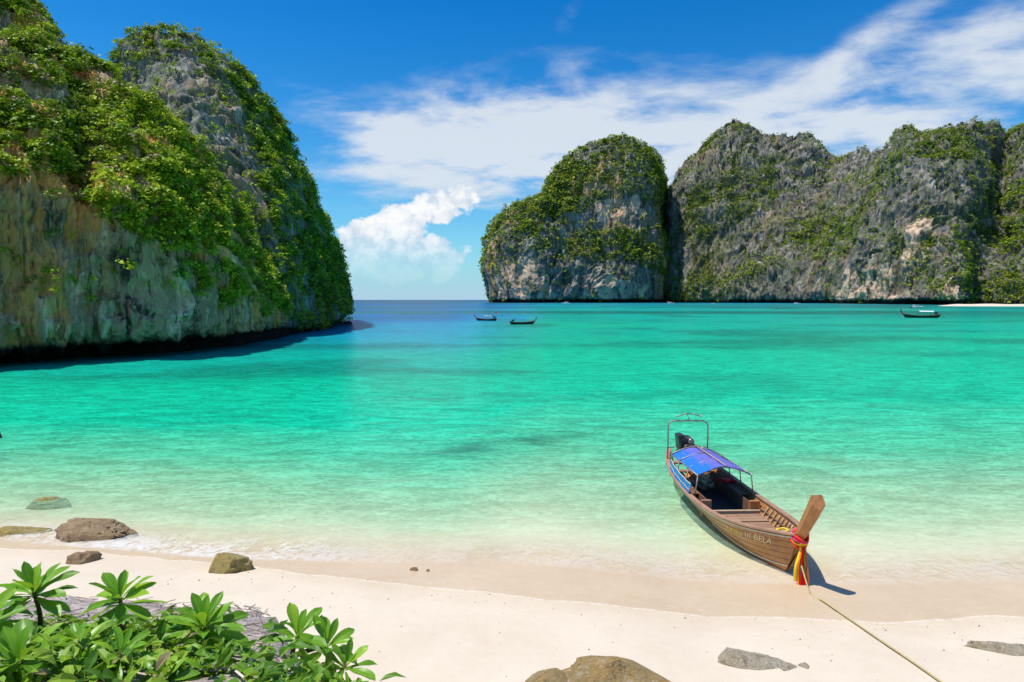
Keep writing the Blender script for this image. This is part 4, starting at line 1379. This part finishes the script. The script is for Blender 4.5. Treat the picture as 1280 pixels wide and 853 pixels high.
def speedboat(px_, py_, heading, L, label):
    g_ = ground(px_, py_, 0.0)
    b = empty('speedboat', g_, (0, 0, heading))
    tag(b, label, 'boat', 'white speedboats under the far cliffs')
    S_ = np.linspace(0, 1, 12)
    rows = []
    for s_ in S_:
        bw = L * 0.15 * (1 - max(0, (s_ - 0.45) / 0.55) ** 2.2) + 0.02
        g0 = L * (0.075 + 0.045 * s_ ** 2)
        xk = L * (-0.5 + s_ * 0.9)
        xg = L * (-0.5 + s_)
        rows.append([(xg, -bw, g0), (xk, -bw * 0.8, 0.0), (xk, 0, -0.03 * L), (xk, bw * 0.8, 0.0), (xg, bw, g0), (xg, bw * 0.6, g0 + 0.01 * L), (xg, -bw * 0.6, g0 + 0.01 * L), (xg, -bw, g0)])
    G = np.array(rows)
    link('hull', mesh_np('hull', G.reshape(-1, 3), grid_faces(*G.shape[:2]), False), M['white'], b)
    box('cabin', (-0.04 * L, 0, 0.14 * L), (0.34 * L, 0.2 * L, 0.10 * L), M['white'], b, 0.02 * L)
    box('windscreen', (0.14 * L, 0, 0.14 * L), (0.02 * L, 0.17 * L, 0.06 * L), M['glass'], b, 0.004 * L, (0, R(-25), 0))
    box('roof', (-0.10 * L, 0, 0.225 * L), (0.42 * L, 0.24 * L, 0.015 * L), M['white'], b, 0.006 * L)
    for a_ in (-0.27, 0.06):
        for sd_ in (-1, 1):
            tube('roof_post', [(a_ * L, sd_ * 0.1 * L, 0.1 * L), (a_ * L, sd_ * 0.1 * L, 0.22 * L)], 0.006 * L, M['white'], b, 5)
    return b


speedboat(1146, 385.2, R(8), 11.0, 'white speedboat lying behind the long dark moored boat')
speedboat(707, 380.0, R(175), 15.0, 'white speedboat close under the orange stained foot of the rounded rock')
speedboat(838, 380.2, R(10), 15.0, 'white speedboat at the mouth of the dark cleft between the cliffs')
speedboat(996, 380.6, R(5), 12.0, 'white speedboat under the foot of the craggy cliff wall below the green gully')
speedboat(891, 380.3, R(185), 8.0, 'tiny white speedboat by the wall foot next to the dark cleft')
far_longtail(970, 386.5, R(80), 0.55, 'tiny dark longtail boat seen end on before the wall', M['canvas_grey'])


# ------------------------------------------------------------------ rocks
def mat_boulder(name, base, pale, dark, tint, amt):
    m, n = newmat(name)
    p = n.n.new('ShaderNodeTexCoord').outputs['Object']
    a = n.noise(p, 3.0, 8, 0.65, 0.5)
    b = n.noise(p, 14.0, 6, 0.7, 0.3)
    t = n.m('ADD', n.m('MULTIPLY', a, 0.6), n.m('MULTIPLY', b, 0.4))
    c = n.ramp(t, [(0.38, dark), (0.48, base), (0.54, base), (0.64, pale)])
    o = n.noise(n.vm('ADD', p, (3.1, 4.2, 1.7)), 2.0, 6, 0.6, 0.5)
    c = n.mix(n.m('MULTIPLY', n.sstep(o, 0.45, 0.6), amt), c, tint)
    bs = n.new('ShaderNodeBsdfPrincipled', None, Roughness=0.88, Normal=n.bump(n.m('ADD', b, n.noise(p, 40, 5, 0.7)), 1.0, 0.06))
    n.set(bs.inputs['Base Color'], c)
    bs.inputs['Specular IOR Level'].default_value = 0.2
    n.out(bs)
    return m


M['b_brown'] = mat_boulder('brown_boulder', (0.38, 0.26, 0.15), (0.60, 0.47, 0.31), (0.10, 0.065, 0.04), (0.44, 0.32, 0.15), 0.4)
M['b_olive'] = mat_boulder('olive_boulder', (0.42, 0.33, 0.13), (0.62, 0.53, 0.27), (0.15, 0.115, 0.05), (0.52, 0.38, 0.11), 0.5)
M['b_ochre'] = mat_boulder('ochre_boulder', (0.42, 0.30, 0.14), (0.72, 0.65, 0.54), (0.15, 0.105, 0.055), (0.58, 0.36, 0.12), 0.5)
M['b_grey'] = mat_boulder('grey_boulder', (0.52, 0.44, 0.32), (0.74, 0.66, 0.53), (0.19, 0.155, 0.105), (0.52, 0.41, 0.24), 0.4)
M['b_dark'] = mat_boulder('dark_boulder', (0.06, 0.05, 0.045), (0.14, 0.12, 0.10), (0.02, 0.018, 0.016), (0.05, 0.05, 0.03), 0.3)


def rock(name, px_, py_, sx_, sy_, sz_, mat, seed, label, sink=0.3, rotz=0.0, rough=0.3, sub=5, zbase=None, lean=0.0):
    g_ = ground(px_, py_, 0.05)
    zz = float(beach_z(np.array([g_.x]), np.array([g_.y]))[0][0]) if zbase is None else zbase
    g_ = ground(px_, py_, max(zz, -0.02))
    bm = bmesh.new()
    bmesh.ops.create_icosphere(bm, subdivisions=sub, radius=1.0)
    co = np.array([v.co[:] for v in bm.verts])
    d_ = 1 + rough * fbm(co * 1.1 + seed, 3, seed) + rough * 0.55 * ridged(co * 2.4 + seed, 4, seed + 4) + rough * 0.30 * ridged(co * 6 + seed, 4, seed + 6, 0.6) + rough * 0.12 * fbm(co * 14, 3, seed + 7)
    co = co * d_[:, None]
    # flatten some facets, as broken stone
    g = np.random.default_rng(seed)
    for _ in range(7):
        nn = g.normal(size=3)
        nn[2] = abs(nn[2]) * 0.8
        nn /= np.linalg.norm(nn)
        dd = co @ nn
        lim = 0.72 + 0.2 * g.random()
        co -= np.outer(np.clip(dd - lim, 0, None) * 0.85, nn)
    co *= np.array([sx_, sy_, sz_])
    co[:, 0] += lean * co[:, 2]
    for v, q in zip(bm.verts, co):
        v.co = q
    me = bpy.data.meshes.new(name)
    bm.to_mesh(me)
    bm.free()
    for p_ in me.polygons:
        p_.use_smooth = True
    o = link(name, me, mat, None, (g_.x, g_.y, zz + sz_ * (1 - 2 * sink) * 0.5))
    o.rotation_euler = (0, 0, rotz)
    tag(o, label, 'rock', 'rocks and stones along the shore')
    return o


rock('boulder', 118, 669, 0.98, 0.5, 0.46, M['b_brown'], 3, 'brown wedge shaped boulder standing in the shallow foam', 0.40, R(-14), 0.36, 6, None, -0.5)
rock('boulder', 285, 712, 0.46, 0.34, 0.36, M['b_olive'], 8, 'olive brown boulder sitting on the foam line', 0.30, R(10), 0.3)
rock('boulder', 60, 625, 0.66, 0.30, 0.24, M['b_olive'], 12, 'low olive rock barely breaking the clear water', 0.45, R(8), 0.3, 5, -0.24)
rock('boulder', 22, 665, 1.0, 0.36, 0.26, M['b_olive'], 15, 'flat submerged olive rock beside the brown wedge boulder', 0.5, R(15), 0.25, 4, -0.14)
rock('boulder', 770, 862, 0.86, 0.60, 0.46, M['b_ochre'], 21, 'large rounded ochre boulder with a pale worn top in the sand', 0.40, R(8), 0.22)
rock('boulder', 688, 868, 0.46, 0.45, 0.26, M['b_ochre'], 24, 'low ochre boulder leaning against the large rounded ochre one', 0.35, R(-10), 0.25)
rock('boulder', 932, 833, 0.55, 0.32, 0.20, M['b_grey'], 29, 'flat pitted grey rock half buried in dry sand', 0.45, R(-12), 0.4)
rock('boulder', 985, 838, 0.24, 0.12, 0.09, M['b_grey'], 33, 'small broken grey stone beside the flat pitted rock', 0.42, R(20), 0.45, 4)
rock('boulder', 1004, 836, 0.13, 0.09, 0.07, M['b_grey'], 35, 'fist sized grey stone at the end of the broken stones', 0.42, R(-20), 0.45, 3)
rock('boulder', 1262, 816, 0.62, 0.20, 0.15, M['b_grey'], 38, 'long flat grey stone lying in the sand past the rope', 0.45, R(-16), 0.35, 4)
rock('boulder', 104, 702, 0.36, 0.22, 0.20, M['b_brown'], 41, 'grey brown rock on the sand behind the leafy shrubs', 0.35, R(30), 0.4, 4)
rock('boulder', -14, 548, 0.75, 0.55, 0.85, M['b_dark'], 44, 'dark rock rising from the green shallows', 0.3, 0, 0.35, 4, -0.6)
rock('boulder', 435, 405.5, 1.3, 1.0, 0.9, M['b_dark'], 47, 'small dark rock off the tip of the shrubby peak', 0.3, 0, 0.35, 4, -0.1)
rock('pebble', 518, 713, 0.10, 0.06, 0.06, M['b_brown'], 51, 'lone brown pebble on the wet sand', 0.35, 0, 0.3, 3)
rock('pebble', 535, 714, 0.05, 0.05, 0.04, M['b_brown'], 53, 'tiny brown pebble next to the lone one', 0.35, 0, 0.3, 3)

# ------------------------------------------------------------------ bank below the camera with shrubs
EY = np.array([-3, 0, 1.5, 3.2, 5, 7, 9, 12.0])
EX = np.array([4, 1.8, 0.1, -1.15, -1.9, -3.4, -6.0, -9.5])


def bank_z(x, y):
    x = np.asarray(x, float)
    y = np.asarray(y, float)
    top = 4.59 - 0.37 * (y - 3.2) + 0.05 * np.clip(-x - 3, 0, 8)
    top = top - 1.6 * np.clip(y - 5.6 - 0.5 * fbm(np.stack([x * 0.9, y * 0.9, 0 * x], -1), 3, 95), 0, None)
    xe = np.interp(y, EY, EX)
    ov = np.clip(x - xe, 0, None)
    z = top - 1.9 * ov
    P = np.stack([x, y, 0 * x], -1)
    z = z + 0.16 * fbm(P * 0.8, 4, 91) + 0.05 * ridged(P * 3.0, 4, 93)
    return z


bx = np.arange(-16, 6.6, 0.10)
by = np.arange(-4, 12.5, 0.10)
BX, BY = np.meshgrid(bx, by, indexing='ij')
BZ = np.maximum(bank_z(BX, BY), -0.5)
me = mesh_np('bank', np.stack([BX, BY, BZ], -1).reshape(-1, 3), grid_faces(len(bx), len(by)))
m, n = newmat('dry_bank_rock')
p = n.pos()
a = n.noise(n.new('ShaderNodeMapping', None, Vector=p, Rotation=(0, 0, R(30)), Scale=(1, 3.5, 1)).outputs[0], 3.0, 8, 0.7, 0.8)
b = n.noise(p, 16, 6, 0.7, 0.4)
t = n.m('ADD', n.m('MULTIPLY', a, 0.55), n.m('MULTIPLY', b, 0.45))
c = n.ramp(t, [(0.36, (0.14, 0.11, 0.10)), (0.47, (0.36, 0.29, 0.26)), (0.54, (0.48, 0.40, 0.35)), (0.63, (0.66, 0.57, 0.49))])
bs = n.new('ShaderNodeBsdfPrincipled', None, Roughness=0.92, Normal=n.bump(t, 0.8, 0.08))
n.set(bs.inputs['Base Color'], c)
n.out(bs)
M['bank'] = m
bank_o = link('bank', me, M['bank'])
tag(bank_o, 'dry greyish pink rocky bank under the leafy shrubs', 'bank', kind='structure')

# dead stems and straw strewn over the bank
g = np.random.default_rng(5)
ns_ = 700
sy = 2.9 + 2.6 * g.random(ns_)
sx_ = np.interp(sy, EY, EX) - 0.05 - g.random(ns_) ** 1.3 * (1.2 + sy * 0.75)
ang = R(35) + g.normal(size=ns_) * 1.4
ln_ = 0.06 + 0.18 * g.random(ns_)
d2 = np.stack([np.cos(ang), np.sin(ang)], -1)
e0 = np.stack([sx_, sy], -1) - d2 * ln_[:, None] / 2
e1_ = np.stack([sx_, sy], -1) + d2 * ln_[:, None] / 2
z0 = bank_z(e0[:, 0], e0[:, 1]) + 0.012 + 0.04 * g.random(ns_)
z1 = bank_z(e1_[:, 0], e1_[:, 1]) + 0.012 + 0.06 * g.random(ns_)
A0 = np.concatenate([e0, z0[:, None]], 1)
A1 = np.concatenate([e1_, z1[:, None]], 1)
wv = np.stack([-d2[:, 1], d2[:, 0], 0 * ang], -1) * (0.003 + 0.004 * g.random((ns_, 1)))
upv = np.array([0, 0, 0.006])
V = np.stack([A0 - wv, A0 + wv, A0 + upv, A1 - wv, A1 + wv, A1 + upv], 1).reshape(-1, 3)
q = (np.arange(ns_) * 6)[:, None]
F = np.concatenate([q + np.array([0, 3, 5, 2]), q + np.array([2, 5, 4, 1]), q + np.array([1, 4, 3, 0])])
me = mesh_np('dry_straw', V, F, False)
add_attr(me, 'rnd', np.repeat(g.random(ns_), 6))
m, n = newmat('dry_straw')
c = n.ramp(n.attr('rnd').outputs['Fac'], [(0, (0.20, 0.15, 0.135)), (0.5, (0.46, 0.37, 0.32)), (1, (0.68, 0.58, 0.48))])
n.out(n.new('ShaderNodeBsdfDiffuse', None, Color=c).outputs[0])
straw = link('dry_straw', me, m)
tag(straw, 'dead stems and straw strewn over the rocky bank', 'straw', kind='stuff')

# leaves
m, n = newmat('shrub_leaf')
ac = n.attr('across').outputs['Fac']
al = n.attr('along').outputs['Fac']
oi = n.n.new('ShaderNodeObjectInfo').outputs['Random']
tco = n.n.new('ShaderNodeTexCoord').outputs['Object']
nz_ = n.noise(tco, 9, 5, 0.6, 0.3)
t = n.m('ADD', n.m('MULTIPLY', oi, 0.6), n.m('MULTIPLY', nz_, 0.4))
c = n.ramp(t, [(0.12, (0.07, 0.20, 0.012)), (0.5, (0.16, 0.37, 0.016)), (0.80, (0.31, 0.52, 0.03)), (0.86, (0.48, 0.50, 0.05))])
rib_f = n.m('SUBTRACT', 1.0, n.sstep(n.m('ABSOLUTE', ac), 0.03, 0.10))
vein = n.m('MULTIPLY', n.sstep(n.m('SINE', n.m('MULTIPLY', n.m('SUBTRACT', al, n.m('MULTIPLY', n.m('ABSOLUTE', ac), 0.18)), 75.0)), 0.8, 1.0), 0.22)
c = n.mix(n.m('MAXIMUM', n.m('MULTIPLY', rib_f, 0.55), vein), c, (0.34, 0.50, 0.10, 1))
bs = n.new('ShaderNodeBsdfPrincipled', None, Roughness=0.36)
n.set(bs.inputs['Base Color'], c)
bs.inputs['Specular IOR Level'].default_value = 0.35
tr = n.new('ShaderNodeBsdfTranslucent', None, Color=n.mix(0.6, c, (0.40, 0.62, 0.03, 1)))
n.out(n.mixs(0.36, bs.outputs[0], tr.outputs[0]))
M['shrub_leaf'] = m
M['stem'] = mat_plain('brown_green_stem', (0.13, 0.085, 0.04), 0.8, 0, 0.2, 0.35, 30, 0.4)
M['shoot'] = mat_plain('pale_green_shoot', (0.26, 0.30, 0.07), 0.6, 0, 0.3, 0.2, 30)


def leaf_mesh(k):
    g = np.random.default_rng(900 + k)
    nr_, nc_ = 9, 5
    t_ = np.linspace(0, 1, nr_)[:, None]
    u_ = np.linspace(-1, 1, nc_)[None]
    wd_ = (0.028 + 0.115 * np.sin(np.clip((t_ ** 1.45) * math.pi, 0, math.pi)) ** 0.75 * (0.75 + 0.5 * t_)) * (0.9 + 0.25 * g.random())
    wd_[-1] = 0.012
    bend = 0.10 + 0.35 * g.random()
    y_ = t_ * (1 - 0.12 * bend * t_) + 0 * u_
    x_ = u_ * wd_ + 0.04 * g.normal() * t_ ** 2
    z_ = -bend * 0.5 * t_ ** 2 + np.abs(u_) * wd_ * (0.30 + 0.2 * g.random()) + 0.02 * np.sin(t_ * 9 + u_ * 2 + k) * np.abs(u_)
    P = np.stack([x_, y_, z_], -1)
    me = mesh_np('leaf', P.reshape(-1, 3), grid_faces(nr_, nc_))
    add_attr(me, 'across', (u_ + 0 * t_).ravel())
    add_attr(me, 'along', (t_ + 0 * u_).ravel())
    me.materials.append(M['shrub_leaf'])
    return me


LEAVES = [leaf_mesh(k) for k in range(7)]
NLEAF = 0


def rosette(parent, origin, head, axis, count, L, seed):
    global NLEAF
    g = random.Random(seed)
    ax = Vector(axis).normalized()
    rot0 = Vector((0, 0, 1)).rotation_difference(ax).to_matrix().to_4x4()
    for i in range(count):
        f = i / (count - 1)                      # inner to outer
        th = i * 2.39996 + g.uniform(-0.25, 0.25)
        pit = R(74) - R(92) * f ** 0.85 + R(g.uniform(-9, 9))     # elevation of the leaf above the rosette plane
        s_ = L * (0.62 + 0.48 * math.sin(min(1, f * 1.25 + 0.15) * math.pi / 2)) * g.uniform(0.85, 1.12)
        m_ = (Matrix.Translation(Vector(head) - Vector(origin) - ax * (0.10 * f * L * 2)) @ rot0 @ Matrix.Rotation(th, 4, 'Z') @ Matrix.Rotation(pit, 4, 'X')
              @ Matrix.Rotation(g.uniform(-0.3, 0.3), 4, 'Y') @ Matrix.Translation((0, 0.012, 0)) @ Matrix.Diagonal((s_ * 1.05, s_, s_, 1)))
        o = bpy.data.objects.new('leaf', LEAVES[g.randrange(len(LEAVES))])
        COL.objects.link(o)
        o.parent = parent
        o.matrix_local = m_
        NLEAF += 1


def shrub(px_, py_, d_, label, seed, L=0.21, count=18, lean=(0, 0), extra=()):
    head = Vector(at(np.array(px_), np.array(py_), np.array(d_)))
    base = Vector((head.x - lean[0] * 0.4, head.y - lean[1] * 0.4, 0))
    base.z = float(bank_z(base.x, base.y)) - 0.03
    r_ = empty('leafy_shrub', base)
    tag(r_, label, 'shrub', 'leafy shrubs on the bank')
    heads = [head] + [head + Vector(e) for e in extra]
    for j, h_ in enumerate(heads):
        low_ = base if j == 0 else base.lerp(head, 0.35)
        mid_ = low_.lerp(h_, 0.55) + Vector((0.02 * math.sin(seed + j), 0.02, -0.01))
        pts = catmull(np.array([low_[:], mid_[:], h_[:]]), 10) - np.array(base[:])
        tube('stem', pts, np.linspace(0.017, 0.010, 10), M['stem'], r_, 7)
        ax = (h_ - mid_).normalized() * 0.5 + Vector((0, -0.12, 1.0))
        rosette(r_, base, h_, ax, count, L, seed * 7 + j)
    return r_


shrub(42, 740, 3.7, 'tall leafy shrub with one broad rosette by the dry rocks', 1, 0.215, 24)
shrub(150, 748, 3.6, 'slender leafy shrub with a bare stem and open rosette', 2, 0.20, 20, (0.12, 0))
shrub(255, 784, 3.4, 'dense leafy shrub with dark drooping lower leaves', 3, 0.21, 26)
shrub(372, 795, 3.6, 'leafy shrub with twin rosettes on forked reddish stems over the sand', 4, 0.19, 13, (0.1, 0), ((0.17, 0.0, -0.06),))
shrub(432, 832, 3.5, 'low leafy shrub hanging over the edge of the bank', 5, 0.18, 14, (0.45, 0.0))
shrub(24, 828, 2.8, 'pale green broad leaved shrub low among the undergrowth', 6, 0.215, 20)
shrub(98, 838, 2.9, 'bushy shrub with crowded small rosettes under the slender one', 7, 0.15, 14, (0, 0), ((0.14, 0.1, 0.02), (-0.12, 0.2, 0.02)))
shrub(205, 850, 2.9, 'small shrub of short yellow green leaves at the foot of the dense one', 8, 0.13, 14, (0, 0), ((0.16, 0.1, -0.03),))
shrub(-25, 780, 3.4, 'leafy shrub with narrow leaves leaning in beside the tall one', 10, 0.22, 20)

# low green undergrowth between the shrubs
nu = 240
uy = 2.0 + 2.2 * g.random(nu) ** 1.6
g = np.random.default_rng(15)
ux = np.interp(uy, EY, EX) - 0.02 - g.random(nu) ** 1.1 * (0.7 + uy * 0.55)
keep = fbm(np.stack([ux * 1.3, uy * 1.3, 0 * ux], -1), 3, 301) > 0.08
ux, uy = ux[keep], uy[keep]
uz = bank_z(ux, uy)
PU = np.stack([ux, uy, uz], -1)
cnt = len(PU)
lv = 26
u = g.normal(size=(cnt, lv, 3))
u /= np.linalg.norm(u, axis=-1, keepdims=True)
u[..., 2] = np.abs(u[..., 2])
r_ = 0.09 + 0.14 * g.random((cnt, 1, 1))
pos = PU[:, None] + u * r_ * g.random((cnt, lv, 1)) ** 0.4
lnm = u * 0.4 + np.array([0, 0, 0.8]) + g.normal(size=u.shape) * 0.4
lnm /= np.linalg.norm(lnm, axis=-1, keepdims=True)
t_ = np.cross(lnm, g.normal(size=u.shape))
t_ /= np.linalg.norm(t_, axis=-1, keepdims=True)
b_ = np.cross(lnm, t_)
s_ = 0.028 + 0.034 * g.random((cnt, lv, 1))
fold = lnm * s_ * 0.22
drop = lnm * s_ * 0.35
vs = np.stack([pos - t_ * s_, pos - t_ * s_ * 0.45 + b_ * s_ * 0.30 + fold, pos - t_ * s_ * 0.35, pos - t_ * s_ * 0.45 - b_ * s_ * 0.30 + fold,
               pos + t_ * s_ * 0.25 + b_ * s_ * 0.42 + fold * 0.8, pos + t_ * s_ * 0.3, pos + t_ * s_ * 0.25 - b_ * s_ * 0.42 + fold * 0.8, pos + t_ * s_ * 1.05 - drop], 2)
q = (np.arange(cnt * lv) * 8)[:, None]
F = np.concatenate([q + np.array(f_) for f_ in ((0, 2, 1), (0, 3, 2), (1, 2, 5), (1, 5, 4), (2, 3, 6), (2, 6, 5), (4, 5, 7), (5, 6, 7))])
me = mesh_np('undergrowth', vs.reshape(-1, 3), F, False)
add_attr(me, 'rnd', np.repeat(np.clip(g.random((cnt, 1)) * 0.7 + 0.15 + 0.12 * g.normal(size=(cnt, lv)), 0, 1).ravel(), 8))
M['under'] = mat_leaf('undergrowth_leaves', [(0.03, 0.10, 0.01), (0.08, 0.22, 0.014), (0.17, 0.34, 0.02), (0.30, 0.46, 0.04)], 0.35, 0.45, 0.3)
un = link('undergrowth', me, M['under'])
tag(un, 'low small leaved green undergrowth creeping over the bank', 'undergrowth', kind='stuff')

# a strip of pale sand under the wood in the far corner
c1_ = ground(1204, 383.2)
c2_ = ground(1400, 383.6)
t_ = np.linspace(0, 1, 30)[:, None]
u_ = np.linspace(0, 1, 5)[None]
X_ = c1_.x + (c2_.x - c1_.x) * t_ + 0 * u_
Y_ = c1_.y + (c2_.y - c1_.y) * t_ + 45 * u_
Z_ = -0.6 + 2.8 * u_ * np.minimum(1, t_ * 6) + 0.25 * np.sin(t_ * 20)
fb = link('far_beach', mesh_np('far_beach', np.stack([X_, Y_, Z_], -1).reshape(-1, 3), grid_faces(30, 5)), mat_plain('far_sand', (0.66, 0.55, 0.42), 0.9, var=0.1, scale=0.1))
tag(fb, 'narrow pale sand strip under the wood across the bay', 'beach', kind='structure')

# bits of shell and coral strewn on the sand
g = np.random.default_rng(77)
nb = 420
sxx = g.uniform(-8, 12, nb)
syy = np.interp(sxx, XS, YS) - np.abs(g.normal(size=nb)) * 1.3 - 0.05
zz_ = beach_z(sxx, syy)[0]
PBt = np.stack([sxx, syy, zz_ + 0.004], -1)
sz_ = 0.006 + 0.022 * g.random(nb) ** 3
oct_ = np.array([(1, 0, 0), (0, 1, 0), (-1, 0, 0), (0, -1, 0), (0, 0, 0.7), (0, 0, -0.7)])
V = PBt[:, None] + oct_[None] * sz_[:, None, None] * g.uniform(0.5, 1.3, (nb, 6, 1))
F = np.concatenate([(np.arange(nb) * 6)[:, None] + np.array(f_) for f_ in ((0, 1, 4), (1, 2, 4), (2, 3, 4), (3, 0, 4), (1, 0, 5), (2, 1, 5), (3, 2, 5), (0, 3, 5))])
me = mesh_np('shell_grit', V.reshape(-1, 3), F, False)
add_attr(me, 'rnd', np.repeat(g.random(nb), 6))
m, n = newmat('shell_grit')
c = n.ramp(n.attr('rnd').outputs['Fac'], [(0, (0.16, 0.12, 0.08)), (0.5, (0.48, 0.40, 0.30)), (1, (0.75, 0.70, 0.62))])
n.out(n.new('ShaderNodeBsdfDiffuse', None, Color=c).outputs[0])
grit = link('shell_grit', me, m)
tag(grit, 'bits of shell and coral strewn over the dry sand', 'shells', kind='stuff')
